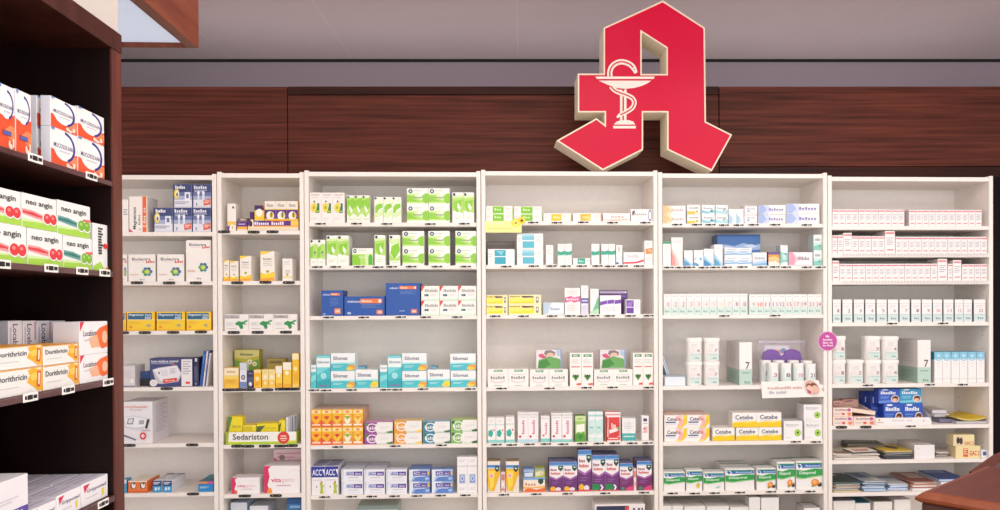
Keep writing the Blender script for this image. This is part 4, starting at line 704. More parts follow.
blk(4, 1, C1, 90, 312, 144, 436, D('f3e9e8', P('e89a96', (0, .5), (.3, .7), (.4, 1), (0, 1)), P('f2c8c4', (0, .36), (.5, .7), (.7, 1), (.4, 1), (.3, .7), (0, .5)), G(.2, .12, .86, .22, 2, 'd4c8c8', .3)), d=.06, look='tall white carton with pink fade')
bl = lambda c='4a98c8': D('f1f1f2', P(c, (0, .62), (.5, .8), (.8, 1), (0, 1)), P('a8d0e6', (0, .4), (.6, .72), (1, .9), (1, 1), (.8, 1), (.5, .8), (0, .62)), G(.2, .1, .84, .24, 2, 'c8ccd0', .3))
blk(4, 1, C1, 149, 372, 190, 434, bl(), d=.05, look='small white carton with blue corner')
blk(4, 1, C1, 194, 371, 239, 434, D('f1f1f2', P('4a98c8', (0, .75), (.4, .85), (.6, 1), (0, 1)), E_(.7, .56, .12, .1, '7ab0d0'), R(.06, .5, .24, .6, '8ac4d8'), G(.2, .1, .84, .24, 2, 'c8ccd0', .3)), d=.05, look='small white carton with blue dot')
blk(4, 1, C1, 241, 365, 287, 434, bl('3f8cc0'), d=.05, look='mid white carton with blue corner')
blk(4, 1, C1, 289, 345, 329, 434, bl('5aa4cc'), d=.07, look='taller white carton with blue corner')
backbox(4, 1, C1, 303, 299, 502, 380, D('4a7cc0', R(0, 0, 1, .06, '2f5fa4'), P('9fbce0', (0, .42), (.16, .3), (.4, .36), (.6, .26), (.86, .34), (1, .28), (1, .46), (.6, .5), (.3, .48), (0, .56)), P('dfe8f4', (.06, .44), (.2, .36), (.44, .42), (.3, .47)), P('cddcf0', (.6, .34), (.8, .3), (.94, .36), (.8, .42)), side='5f7ab0', right=[R(0, 0, 1, .2, '3a5f9c')]), .11, .1, 'large sky-blue carton with clouds at back')
blk(4, 1, C1, 337, 361, 464, 436, D('f2f1f2', R(0, .3, 1, .74, 'd4e2f0'), P('7fb0d8', (0, .66), (1, .58), (1, .74), (0, .8)), G(.2, .14, .86, .3, 1, 'b8bcc4'), R(.1, .4, .7, .5, '98b4d0')), n=2, m=2, d=.07, look='small flat carton with light blue strip')
blk(4, 1, C1, 467, 382, 534, 438, D('f2f1f1', P('bcd8ee', (0, .7), (1, .55), (1, 1), (0, 1)), T('Nasonex', .14, .3, .88, .52, 'b0b4c0', 0, False), P('8ab8dc', (0, .86), (1, .74), (1, 1), (0, 1))), d=.07, look='low white carton with pale blue foot')
blk(4, 1, C1, 540, 379, 593, 434, D('f2a042', R(0, 0, 1, .2, '6a5a8a'), P('f8c88a', (0, .4), (.6, .3), (1, .5), (1, .7), (.4, .6), (0, .7)), P('f4e8dc', (0, .7), (.6, .64), (1, .8), (1, 1), (0, 1)), side='5a4a70'), d=.06, look='small orange carton with purple top')
blk(4, 1, C1, 596, 348, 631, 437, D('eef1ef', P('8accc4', (0, .3), (.6, .4), (1, .34), (1, .86), (.5, .8), (0, .9)), P('c4e4e0', (.2, .4), (.8, .5), (.8, .7), (.3, .7)), E_(.66, .42, .12, .05, '5aa4a4'), G(.2, .1, .8, .22, 2, 'd0d4d2', .3), side='c8d4d4'), d=.06, look='tall slim carton with teal field')
blk(4, 1, C1, 635, 381, 746, 440, D('f6eef0', P('eaa0b4', (0, 0), (.16, 0), (.3, .5), (.2, 1), (0, 1)), P('f4ccd6', (.16, 0), (.34, .3), (.36, .7), (.2, 1), (.3, .5)), T('Vividrin', .36, .32, .86, .58, 'a4929c', 0, False), R(0, .92, 1, 1, 'eccad2')), d=.07, look='low pink and white carton')
blk(4, 1, C1, 750, 300, 797, 442, D('f0f2f0', P('8acabc', (0, .7), (1, .6), (1, 1), (0, 1)), P('c8e6de', (0, .5), (1, .5), (1, .62), (0, .72)), T('Azelastin', .16, .22, .8, .4, '9aaaa6', 0, False), E_(.72, .72, .1, .07, '5aa890'), side='b8ccc8'), m=2, d=.07, look='white and mint carton by side panel')
labels(4, 1, C1, [76, 130, 176, 238, 290, 345, 418, 510, 568, 620, 716, 780])
NC = {'1': 'cfc0c4', '2': '7a6c7c', '3': 'd08a98', '4': 'e0b0b0', '5': 'e8c0bc', '6': 'e2d8a8', '7': 'c0a8b4', '8': '7c6a84', '9': '8aa8a0', '10': 'd86a5c', '11': '8a94a4', '12': '7f889c', '15': 'b88a94', '17': 'b48490', '19': 'a07482', '21': 'b07a86', '24': 'a8848c'}
def numbox(s): return D('f2f1ee', R(0, .66, 1, .98, 'cfe4dc'), G(.2, .08, .8, .2, 1, 'dad4d2'), P('f1e6e4', (.05, .3), (.95, .3), (.95, .62), (.05, .62)), T(s, .42 if len(s) == 1 else .22, .4, .8 if len(s) == 1 else .88, .6, NC[s], 0, len(s) > 1), T('DHU', .2, .78, .8, .88, '8aa8a4', 0, True), R(0, .6, 1, .66, 'e6e6e0'))
nums1 = ['1', '2', '2', '3', '3', '4', '5', '6', '7', '8', '8']; nums2 = ['9', '10', '11', '11', '12', '15', '17', '19', '21', '24']
def numlook(ns): return ['small white carton numbered ' + NUMW[int(s) - 1] for s in ns]
blk(4, 2, C2, 45, 93, 375, 175, [numbox(s) for s in nums1], n=11, d=.08, look=numlook(nums1), gap=.0012)
blk(4, 2, C2, 381, 95, 676, 175, [numbox(s) for s in nums2], n=10, d=.08, look=numlook(nums2), gap=.0012)
labels(4, 2, C2, [283, 482])
# tubs
def tub_parts(w, h, num, col='f1eeea'):
    k = ('tub', round(w, 3), round(h, 3), num)
    if k in TXT: return TXT[k]
    r = w / 2
    bm = bmesh.new(); lathe(bm, [(r * .86, 0), (r * .89, .002), (r * .915, h * .85)], 28, 0, 4)
    yf = -r * .915
    cols = [col]
    def slot(c):
        if c not in cols: cols.append(c)
        return cols.index(c)
    add_marks(bm, [R(.02, .6, .98, .93, 'd4e4de'), G(.18, .12, .7, .32, 3, 'd8ccd0', .35), T(num, .62, .36, .88, .54, 'b89aa8'), T('DHU', .52, .78, .84, .87, '8aa8a4'), P('efe2e0', (.1, .36), (.5, .34), (.5, .52), (.1, .54)), G(.1, .64, .9, .7, 1, 'b8ccc6')],
              lambda u, v, kk: ((u - .5) * 1.5 * r, yf - (.0006 + kk * LAY), h * .83 * (1 - v)), slot)
    me1 = bpy.data.meshes.new('tub_body'); bm.to_mesh(me1); bm.free()
    for c in cols: me1.materials.append(mat(c))
    bm = bmesh.new(); lathe(bm, [(r * .97, h * .835), (r * .995, h * .84), (r * .995, h * .975), (r * .95, h * .99), (r * .9, h)], 28, 0, 4)
    me2 = bpy.data.meshes.new('lid'); bm.to_mesh(me2); bm.free(); me2.materials.append(mat('f6f3ef'))
    for me in (me1, me2):
        for p in me.polygons: p.use_smooth = False
    TXT[k] = (me1, me2); return TXT[k]
def tub(b, sh, crop, x0, y0, x1, y1, num, look, Y=.012):
    A = max(fx(crop, x0, Y, y1), BX[b][0] + .021); B = fx(crop, x1, Y, y1); w = B - A
    zr = fz(crop, y1, Y, x0); zt = fz(crop, y0, Y, x0)
    z = settle(b, sh, A, B, Y, Y + w, zr, SHZ[b][sh])
    m1, m2 = tub_parts(w - .001, zt - z - .0005, num)
    t = empty('tablet_tub', ((A + B) / 2, Y + w / 2, z))
    for nm, m in (('tub_body', m1), ('lid', m2)):
        o = bpy.data.objects.new(nm, m); COL.objects.link(o); o.parent = t
    item(t, look, b, sh, cat='tub'); reg(b, sh, A, B, Y, Y + w, zt)
tub(4, 3, C2, 137, 359, 203, 450, '4', 'white lidded tub at bottom, next to leaflets')
tub(4, 3, C2, 206, 359, 272, 450, '7', 'white lidded tub at bottom, beside green box')
tub(4, 3, C2, 137, 266, 203, 357, '4', 'white lidded tub on top, next to leaflets')
tub(4, 3, C2, 206, 266, 272, 357, '7', 'white lidded tub on top, beside green box')
seven = lambda: D('f1eeea', R(0, .64, 1, 1, 'bcd4c8'), T('7', .48, .46, .82, .64, '6a5c68'), G(.2, .7, .8, .76, 1, '8fb0a0'), T('DHU', .4, .9, .86, .96, '7f9c90'), R(0, .62, 1, .645, 'dcdcd4'), left=[R(0, .64, 1, 1, '9fbcae'), G(.2, .1, .8, .55, 9, 'c8c2c2', .3), G(.2, .72, .8, .92, 4, '88a898', .3)], side='dcd8d6')
blk(4, 3, C2, 343, 283, 393, 449, seven(), d=.2, look='white and sage-green box numbered seven')
# leaflets leaning and lying
def sheetstack(b, sh, cx_, y_, w, d, z0, t, rz, cover, look, name='leaflet_stack', cat='leaflets', page='f1ece6', marks=(), tilt=0.0, n=1, roll=0.0, curl=0.0, edge2=None):
    """a small pile of paper or a magazine: cover plus page block, optionally curled"""
    bm = bmesh.new(); cols = [cover, page]
    def slot(c):
        if c not in cols: cols.append(c)
        return cols.index(c)
    N = 8
    def cz(x): return curl * (x / w) ** 2 * 4 * .25
    tc = min(.0014, t * .18)
    for (za, zb, mi, ins) in ((0, tc, 0, 0), (tc, t - tc, 1, .0012), (t - tc, t, 0, 0)):
        ring = []
        for i in range(N + 1):
            x = -w / 2 + ins + (w - 2 * ins) * i / N; dz = curl * ((x / (w / 2)) ** 2) * (1 if x > 0 or curl > 0 else 1)
            ring.append([bm.verts.new((x, ins, za + dz)), bm.verts.new((x, d - ins, za + dz)), bm.verts.new((x, d - ins, zb + dz)), bm.verts.new((x, ins, zb + dz))])
        for Aq, Bq in zip(ring, ring[1:]):
            for q in range(4):
                f = bm.faces.new((Aq[q], Bq[q], Bq[(q + 1) % 4], Aq[(q + 1) % 4])); f.material_index = mi
        bm.faces.new(ring[0]).material_index = mi; bm.faces.new(ring[-1][::-1]).material_index = mi
    add_marks(bm, marks, lambda u, v, k: (-w / 2 + u * w, d * (1 - v), t + k * LAY + curl * ((2 * u - 1) ** 2)), slot)
    bmesh.ops.recalc_face_normals(bm, faces=[f for f in bm.faces if len(f.verts) == 4])
    o = obj(name, bm, [mat(c, .4) for c in cols]); 
    co_, si_ = math.cos(rz), math.sin(rz)
    px_ = [(x * co_ - y * si_, x * si_ + y * co_) for x in (-w / 2, w / 2) for y in (0, d)]
    lo_, hi_ = min(p[0] for p in px_), max(p[0] for p in px_); yy0, yy1 = min(p[1] for p in px_), max(p[1] for p in px_)
    cx_ = min(max(cx_, BX[b][0] + .0215 - lo_), BX[b][1] - .0215 - hi_)
    y_ = max(y_, .003 - yy0); y_ = min(y_, DEPTH - .0085 - yy1)
    o.location = (cx_, y_, z0); o.rotation_euler = (tilt, roll, rz)
    item(o, look, b, sh, cat=cat)
    return o
def pos(crop, x, Y, y=430): return fx(crop, x, Y, y)
sheetstack(4, 3, pos(C2, 90, .02), .015, .098, .11, SHZ[4][3] + .0005, .042, 0, 'c4d8e8', 'short stack of pale blue leaflets', page='e6ecf2', marks=[R(.1, .1, .9, .4, 'b0c8e0')])
for k, (c, lk) in enumerate([('bcd2ea', 'pale blue leaflet leaning on side panel'), ('86aad4', 'mid-blue leaflet leaning on pale one')]):
    bm = bmesh.new(); h = .165 - .02 * k
    box(bm, (0, 0, 0), (.0012, .13, h)); box(bm, (.0012, .0008, .001), (.0058, .1292, h - .001), 1); box(bm, (.0058, 0, 0), (.007, .13, h))
    o = obj('leaflet', bm, [mat(c), mat('eef2f6')]); o.rotation_euler = (0, -.33, 0); o.location = (BX[4][0] + .0215 + .057 + .0085 * k, .13, SHZ[4][3] + .003)
    item(o, lk, 4, 3, cat='leaflet')
# clear bag with purple plush eye mask
def bag(b, sh, crop):
    Y = .15
    x0, x1 = fx(crop, 412, Y, 400), fx(crop, 604, Y, 400); zt = fz(crop, 276, Y, 500); z = SHZ[b][sh] + .001
    w = x1 - x0; h = zt - z
    t = empty('plastic_bag', ((x0 + x1) / 2, Y, z))
    g = bpy.data.materials.new('clear_film'); g.use_nodes = True
    nt = g.node_tree; bs = nt.nodes['Principled BSDF']; out = nt.nodes['Material Output']
    bs.inputs['Base Color'].default_value = (*rgb('e8e0f0'), 1); bs.inputs['Roughness'].default_value = .18
    tr = nt.nodes.new('ShaderNodeBsdfTransparent'); mx = nt.nodes.new('ShaderNodeMixShader'); mx.inputs[0].default_value = .13
    nt.links.new(tr.outputs[0], mx.inputs[1]); nt.links.new(bs.outputs[0], mx.inputs[2]); nt.links.new(mx.outputs[0], out.inputs['Surface'])
    bm = bmesh.new(); nx, nz = 16, 12; rows_ = {}
    for s in (-1, 1):
        for j in range(nz + 1):
            for i in range(nx + 1):
                u = i / nx; v = j / nz
                bulge = .024 * min(1, u / .07, (1 - u) / .07) * (1 - v ** 5)
                wob = .0015 * math.sin(9 * u + 4 * v + s) * (0 < u < 1) * (v < 1)
                rows_[s, i, j] = bm.verts.new(((u - .5) * w * (1 - .03 * v), s * (bulge + .001) + wob, v * h))
        for j in range(nz):
            for i in range(nx):
                q = (rows_[s, i, j], rows_[s, i + 1, j], rows_[s, i + 1, j + 1], rows_[s, i, j + 1])
                bm.faces.new(q if s < 0 else q[::-1])
    o = obj('film', bm, g, t, smooth=True)
    bm = bmesh.new(); box(bm, (-w * .48, -.0035, h - .012), (w * .48, .0035, h - .002), 0, .001); obj('seal_strip', bm, mat('d8d2e0', .3), t)
    item(t, 'clear plastic bag around purple plush', b, sh, cat='bag')
    # plush inside
    bm = bmesh.new(); pw = w * .84
    n = 44; prof = []
    for k in range(n):
        u = k / (n - 1); x = (u - .5) * pw
        top = .135 + .022 * abs(math.sin(u * math.pi * 2.0)) - .012 * (abs(u - .5) < .06) - .05 * max(0, abs(u - .5) - .44) / .06
        prof.append((x, top))
    pts = [(-pw / 2, .012)] + [(x, min(zz_, h - .025)) for x, zz_ in prof] + [(pw / 2, .012)]
    prism(bm, [(x, -.011, zz_) for x, zz_ in pts], (0, .018, 0))
    bmesh.ops.recalc_face_normals(bm, faces=bm.faces)
    o = obj('plush_mask', bm, noise_mat('purple_plush', '6a2f9c', '7e3cb2', 90, rough=.9)); o.location = t.location; o.location.z += .001
    mb = o.modifiers.new('bevel', 'BEVEL'); mb.width = .006; mb.segments = 3; mb.limit_method = 'ANGLE'
    item(o, 'purple scalloped plush inside clear bag', b, sh, cat='plush')
    bm = bmesh.new()
    box(bm, (-pw * .4, .0085, .02), (pw * .2, .0105, h - .026)); add_marks(bm, [T('Pflege', .1, .1, .5, .2, '5a5a9a'), E_(.6, .2, .14, .08, 'e8a08a'), E_(.76, .16, .12, .08, '6a8ac0'), E_(.44, .14, .1, .06, 'f0d8b0')], lambda u, v, k: (-pw * .4 + u * pw * .6, .0085 - k * LAY, .02 + (h - .046) * (1 - v)), lambda c: ['5a5a9a', 'e8a08a', '6a8ac0', 'f0d8b0'].index(c) + 1)
    o = obj('insert_card', bm, [mat(c) for c in ('eee8f0', '5a5a9a', 'e8a08a', '6a8ac0', 'f0d8b0')]); o.location = t.location
    o.parent = None; item(o, 'printed white card behind plush in bag', b, sh, cat='card')
bag(4, 3, C2)
# rows of cream tubes with caps in a card display
def tube_mesh(w, h, num, front):
    k = ('tube', round(w, 4), round(h, 4), num)
    if k in TXT: return TXT[k]
    r = w / 2
    bm = bmesh.new(); lathe(bm, [(r * .96, 0), (r * .98, .002), (r * .98, h * .86)], 20, 0, 3.5); cols = ['eef0ee']
    def slot(c):
        if c not in cols: cols.append(c)
        return cols.index(c)
    add_marks(bm, [P('cfe2dc', (0, .06), (.16, .06), (.16, .98), (0, .98)), R(.16, .6, 1, .98, 'd6e6e0'), T(num, .36, .36, .9, .58, 'cf8aa0' if num in ('3', '10') else '8a7488'), T('DHU', .3, .8, .86, .9, '9ab4b0')], lambda u, v, kk: ((u - .5) * 1.55 * r, -r * .985 - .0006 - kk * LAY, h * .86 * (1 - v)), slot)
    m1 = bpy.data.meshes.new('tube_body'); bm.to_mesh(m1); bm.free()
    for c in cols: m1.materials.append(mat(c))
    bm = bmesh.new(); lathe(bm, [(r * .9, h * .862), (r * .99, h * .87), (r * .99, h * .985), (r * .93, h)], 20, 0, 3.5)
    m2 = bpy.data.meshes.new('cap'); bm.to_mesh(m2); bm.free(); m2.materials.append(mat('f5f3f0'))
    TXT[k] = (m1, m2); return TXT[k]
zc = SHZ[4][3]
for k, (xa, xb, yt, num, Y) in enumerate([(428, 474, 355, '1', .03), (477, 529, 355, '5', .03), (532, 590, 355, '7', .03), (592, 636, 356, '9', .03), (455, 504, 364, '3', -.008 + .0), (505, 555, 366, '8', -.008), (556, 602, 366, '10', -.008), (604, 648, 368, '21', -.008)]):
    Yf = .004 if Y < .02 else .056
    A = fx(C2, xa, Yf, 400); B = fx(C2, xb, Yf, 400); w = min(B - A, .05) ; zt = fz(C2, yt, Yf, xa); r_ = (B - A) / 2
    h = zt - zc - .0005
    m1, m2 = tube_mesh(min(B - A - .0012, .049), h, num, Y < .02)
    t = empty('cream_tube', ((A + B) / 2, (.0275 if Y < .02 else .0815), zc + .0004))
    for nm, m in (('tube_body', m1), ('cap', m2)):
        o = bpy.data.objects.new(nm, m); COL.objects.link(o); o.parent = t
    item(t, 'white capped tube numbered ' + NUMW[int(num) - 1] + (' in front row' if Y < .02 else ' in back row'), 4, 3, cat='tube')
# card hanging over the shelf edge
def hang_card():
    t_pts = [pY(652 + x / 3.921, 270 + y / 3.921, -.006) for x, y in ((428, 438), (652, 432), (680, 497), (432, 503))]
    bm = bmesh.new(); o3 = (t_pts[0] + t_pts[2]) / 2
    prism(bm, [p - o3 for p in t_pts][::-1], (0, .0012, 0), 0)
    bmesh.ops.recalc_face_normals(bm, faces=bm.faces)
    a, bq, c, dd = [p - o3 for p in t_pts]
    cols = ['f3f0ea']
    def slot(cc):
        if cc not in cols: cols.append(cc)
        return cols.index(cc)
    def fr(u, v, k):
        p = (a * (1 - u) + bq * u) * (1 - v) + (dd * (1 - u) + c * u) * v
        return p + Vector((0, -k * LAY, 0))
    add_marks(bm, [T('Schussler-Salze Cremes', .1, .32, .68, .48, 'd4a8a8', 0, False), T('zur Pflege', .12, .58, .4, .74, 'b8b8c4', 0, False), E_(.84, .42, .13, .5, 'efe6e2', 26), E_(.84, .42, .115, .44, 'd8b0a4', 26), E_(.8, .36, .05, .2, '8a4a3a'), E_(.88, .34, .055, .2, '7a3f34'), E_(.8, .5, .05, .22, 'eac4ae'), E_(.89, .5, .05, .22, 'e6bca8'), P('c84a7a', (.74, .5), (.8, .64), (.78, .84), (.74, .74))], fr, slot)
    o = obj('hanging_card', bm, [mat(cc) for cc in cols]); o.location = o3
    tag(o, 'white card with round portrait hanging over the shelf edge', 'card')
hang_card()
cel = lambda k: D('f4f1ee', P('f4cc1c', (0, .72), (.3, .62), (.6, .7), (1, .6), (1, 1), (0, 1)), P('f8e27a', (0, .64), (.4, .58), (1, .54), (1, .6), (.6, .7), (.3, .62), (0, .72)), T('Cetebe', .12, .16, .84, .46, '3f4458'), G(.12, .52, .6, .58, 1, 'c8c4c4'), R(0, .96, 1, 1, 'e2b41c'), side='ece6e0', top=[R(0, 0, 1, 1, 'efe8e0')]) if k else \
    D('f4f1ee', P('f6e08a', (.8, 0), (1, 0), (1, .4), (.86, .3)), P('f0d02a', (.86, .1), (1, .0), (1, .6), (.8, .96), (.74, .9)), P('f2b8b0', (.5, .1), (.72, .1), (.86, .5), (.7, 1), (.54, 1), (.66, .5)), P('f6cec4', (.6, 0), (.8, 0), (.8, .4)), T('Cete', .12, .16, .52, .44, '4a4a5a'), T('be', .52, .16, .72, .44, 'c87a8a'), R(.06, .5, .5, .6, '5a5f9a'), R(.06, .7, .5, .74, 'd8d0d0'), P('f0dc6a', (.56, .9), (.76, .84), (.76, 1), (.5, 1)), top=[R(0, 0, 1, 1, 'e8c8b8')], side='e8dcd4')
blk(4, 4, C3, 52, 106, 246, 224, cel(0), n=2, m=2, d=.075, rows=2, look='white carton with peach stripe and yellow')
blk(4, 4, C3, 257, 160, 352, 219, cel(1), d=.08, look='single low white and yellow carton')
blk(4, 4, C3, 358, 159, 552, 216, cel(1), n=2, d=.08, look='white and yellow carton in lower layer')
blk(4, 4, C3, 342, 96, 552, 157, cel(1), n=2, d=.08, rows=1, look='white and yellow carton in upper layer')
bio2 = D('f2f0ef', T('Biolectra', .12, .14, .8, .24, '6a646a', 0, False), G(.14, .28, .7, .34, 1, 'c8c4c4'), E_(.74, .62, .17, .19, '8cc43a'), E_(.74, .62, .13, .145, 'b0d85a'), E_(.74, .62, .06, .07, '4a6a2a'), G(.1, .86, .4, .92, 1, 'd0ccca'), side='dedadc')
blk(4, 4, C3, 561, 132, 641, 212, bio2, d=.09, look='white carton with lime disc, single one')
blk(4, 4, C3, 648, 134, 730, 211, bio2, d=.09, look='lower white carton with lime disc')
blk(4, 4, C3, 646, 62, 729, 133, bio2, d=.09, rows=1, look='upper white carton with lime disc')
labels(4, 4, C3, [610, 695])
def dopp(fruit=0, k=0):
    f = []
    if fruit: f = [E_(.72, .76, .15, .13 if fruit == 1 else .12, 'e88a2c'), E_(.7, .74, .08, .07, 'f6b86a'), P('3a3a3a', (.8, .84), (.96, .74), (.98, .88), (.86, .92)), P('5a8a3a', (.6, .84), (.7, .9), (.58, .92))]
    if fruit == 2: f = [P('e0cc3a', (.6, .7), (.7, .62), (.84, .72), (.8, .86), (.66, .84)), P('8a9a3a', (.7, .6), (.86, .68), (.8, .7))]
    if fruit == 3: f = [P('b4d4cc', (.56, .84), (.7, .74), (.82, .78), (.7, .88))]
    return D('f3f1ee', R(.02, .1, .98, .24, '2f6ab4'), P('f3f1ee', (0, .06), (.14, .06), (.24, .2), (.14, .3), (0, .22)), P('2f6ab4', (.1, .1), (.2, .18), (.12, .26), (.05, .16)), T('Doppelherz', .36, .13, .94, .2, 'b8d0ec'), P('2fa04a', (0, .3), (.3, .34), (.7, .26), (1, .28), (1, .5), (.6, .54), (.3, .6), (0, .56)), P('9ad08a', (0, .56), (.3, .6), (.6, .54), (1, .5), (1, .53), (.5, .6), (.2, .64), (0, .6)), T('Diasporal', .12, .36, .74, .5, 'eaf6ea', 0, True, .08), R(.02, .06, .98, .1, '3a9a50'), f, side='dfdcdc', top=[R(0, 0, 1, .2, '4a8a6a')])
for (xa, ya, xb, yb_, fr, dd, rw, lk) in [(49, 348, 141, 424, 0, .08, 1, 'green-swoosh carton without fruit by side panel'), (145, 340, 214, 421, 2, .07, 1, 'green-swoosh carton with yellow star fruit'), (219, 349, 308, 421, 3, .08, 1, 'green-swoosh carton with pale leaf'), (312, 334, 436, 424, 0, .06, 3, 'widest low green-swoosh carton'), (445, 332, 526, 418, 1, .08, 1, 'short green-swoosh carton with orange slice'), (533, 306, 609, 415, 1, .1, 1, 'taller green-swoosh carton with orange slice'), (613, 302, 734, 415, 1, .1, 1, 'largest green-swoosh carton with orange slice')]:
    blk(4, 5, C3, xa, ya, xb, yb_, dopp(fr), d=dd, rows=rw, look=lk)
labels(4, 5, C3, [87, 180, 265, 373, 505, 585, 672])
gw = D('efece9', G(.15, .3, .8, .6, 3, 'c4c0c0', .3), side='d4d0ce', top=[R(0, 0, 1, 1, 'e2deda'), R(0, .48, 1, .52, 'b8b2b0')])
for (xa, xb, yt, dd, lk, dz) in [(64, 110, 180, .13, 'white carton by side panel, bottom shelf', gw), (112, 168, 180, .13, 'second white carton, bottom shelf', gw), (172, 280, 182, .13, 'wide white carton, bottom shelf', gw), (284, 396, 182, .16, 'second wide white carton, bottom shelf', gw), (400, 494, 186, .12, 'lower white carton, bottom shelf', gw), (496, 552, 136, .07, 'tall white carton with dark rim, bottom shelf', dict(gw, top=[R(0, 0, 1, 1, '4a4a5a'), R(.08, .1, .92, .9, 'dcd8d6')])), (556, 646, 138, .07, 'taller wide carton with dark rim, bottom shelf', dict(gw, top=[R(0, 0, 1, 1, '4a4a5a'), R(.05, .1, .95, .9, 'dcd8d6')])), (770, 850, 188, .1, 'white carton with navy lid edge, bottom shelf', dict(gw, top=[R(0, 0, 1, 1, '3a3f58'), R(.06, .1, .94, .9, 'cfcccc')]))]:
    blk(4, 6, (650, 470, 5), xa, yt, xb, 330, dz, d=dd, look=lk)

# ---------------------------------------------------------------- bay 5: end bay
RW = 'dc7680'
def homeo(k=0): return D('f4efed', R(0, .06, 1, .15, 'f0cccd'), R(.08, .075, .92, .135, RW), G(.16, .3, .86, .66, 4, ['b4b0bc', 'bcb4bc', 'b0b0b8'][k], .4), R(.2, .81, .84, .86, RW), side='dcd2d0', top=[R(0, 0, 1, .3, 'e8b0b0')])
hv = [homeo(0), homeo(1), homeo(2)]
HL = 'small white carton with red bands'
def hrow(sh, x0, y0, x1, y1, n, crop=D1, look=HL): blk(5, sh, crop, x0, y0, x1, y1, [hv[0]], n=n, d=.1, look=look, gap=.0012)
hrow(0, 48, 182, 383, 252, 11, look='red-banded white carton before the gap')
hrow(0, 405, 184, 742, 254, 11, look='red-banded white carton past the gap')
hrow(1, 48, 302, 98, 377, 2, look='red-banded white carton left of first tall one')
hrow(1, 99, 291, 139, 377, 1, look='slightly taller red-banded white carton')
hrow(1, 140, 306, 292, 377, 5, look='red-banded white carton between two taller ones')
hrow(1, 293, 281, 340, 377, 1, look='tallest red-banded white carton in its row')
hrow(1, 341, 309, 770, 377, 14, look='red-banded white carton right of tallest one')
hrow(2, 48, 420, 80, 502, 1, look='tall red-banded carton at row start')
hrow(2, 81, 434, 535, 502, 15, look='red-banded white carton in long run')
hrow(2, 537, 411, 582, 502, 1, look='tallest red-banded carton in its row')
hrow(2, 583, 434, 606, 502, 1, look='low red-banded carton between two tall ones')
hrow(2, 608, 417, 648, 502, 1, look='second tallest red-banded carton in its row')
hrow(2, 649, 436, 770, 502, 4, look='red-banded white carton at row end')
# long printed strips clipped to the shelf edges
for sh, in ((1,), (2,)):
    bm = bmesh.new(); W_ = (BX[5][1] - BX[5][0]) / 2 - .03
    box(bm, (-W_ + .04, 0, -.016), (W_, .0012, .002)); add_marks(bm, [[R(i / 46 + .004, .3, i / 46 + .017, .42, 'c0bab8'), R(i / 46 + .004, .56, i / 46 + .014, .66, 'cac4c2')] for i in range(46)], lambda u, v, k: (-W_ + .04 + u * (2 * W_ - .04), -k * LAY, .002 - .018 * v), lambda c: 1 if c == 'c0bab8' else 2)
    o = obj('label_strip', bm, [mat('e9e3df'), mat('c0bab8'), mat('cac4c2')], SHOBJ[5][sh]); o.location = (0, -.0002, -.0005)
def canw(num): return dict(num=num)
xsb = [(833, 841.2), (842.6, 852.6), (854, 864.2), (865.4, 875.6), (876.8, 887), (887.8, 898.4), (899.8, 910), (911.2, 920.8), (922, 932.2), (933.2, 942.6), (943.8, 953.8), (955, 963.4), (963.6, 972.2), (974, 985.8)]
nm = ['1', '2', '3', '4', '5', '6', '7', '8', '9', '10', '11', '12', '21', '22']
for (ua, ub), s in zip(xsb, nm):
    def cream(s): return D('f0eeec', R(0, .04, 1, .16, 'f6f2ec'), R(0, .16, 1, .18, 'd8d2ce'), R(0, .64, 1, .96, 'd2e2e0'), G(.16, .26, .8, .4, 2, 'dcd0d4', .35), T(s, .52 if len(s) == 1 else .4, .42, .8, .57, {'10': 'd8847a', '8': '9a5a80', '2': '8a7ab0'}.get(s, 'c09aa4')), T('DHU', .3, .78, .84, .88, '8aa4a8'), G(.1, .66, .9, .7, 1, 'b4c8c8'), left=[R(0, .16, 1, 1, '8f9298')], side='b0aeb0')
    blk(5, 3, Z1, ua, 299.4, ub, 322.5, cream(s), d=.08, look='white and mint carton numbered ' + NUMW[int(s) - 1])
labels(5, 3, D2, [273, 473])
for k, (xa, xb) in enumerate([(15, 100), (105, 203), (206, 301), (304, 403)]):
    tub(5, 4, (830, 330, 5.669), xa, 169, xb, 304, '1234'[k], 'white lidded tub in lower row, ' + ['beside purple sticker', 'second from sticker', 'third from sticker', 'beside green box'][k])
for k, (xa, xb) in enumerate([(15, 100), (203, 300), (303, 402)]):
    tub(5, 4, (830, 330, 5.669), xa, 34, xb, 168, '134'[k], 'white lidded tub on upper layer, ' + ['beside purple sticker', 'middle one', 'beside green box'][k])
blk(5, 4, (830, 330, 5.669), 497, 56, 572, 302, seven(), d=.19, look='white and sage-green box numbered seven')
scal = D('f3f0ee', R(0, 0, 1, .19, '7cc0dc'), E_(.5, .19, .46, .09, '7cc0dc'), E_(.5, .13, .44, .12, '8acce4', 22), E_(.5, .12, .34, .1, 'b4dff0', 20), RING(.5, .12, .3, .09, .3, '6ab4d4'), E_(.5, .26, .3, .04, 'b8dcec'), E_(.46, .47, .05, .02, 'd8c8d0'), R(0, .86, 1, .88, 'dcd6d4'), G(.3, .36, .7, .4, 1, 'dcd4d6'), left=[R(0, 0, 1, .25, '2a9ab0')], side='d0ccd0', top=[R(0, 0, 1, 1, '5aa8c8')])
blk(5, 4, (830, 330, 5.669), 592, 124, 878, 303, scal, n=6, d=.08, look='white carton with light blue scalloped head', gap=.0016)
labels(5, 4, (830, 330, 5.669), [213, 563, 750])
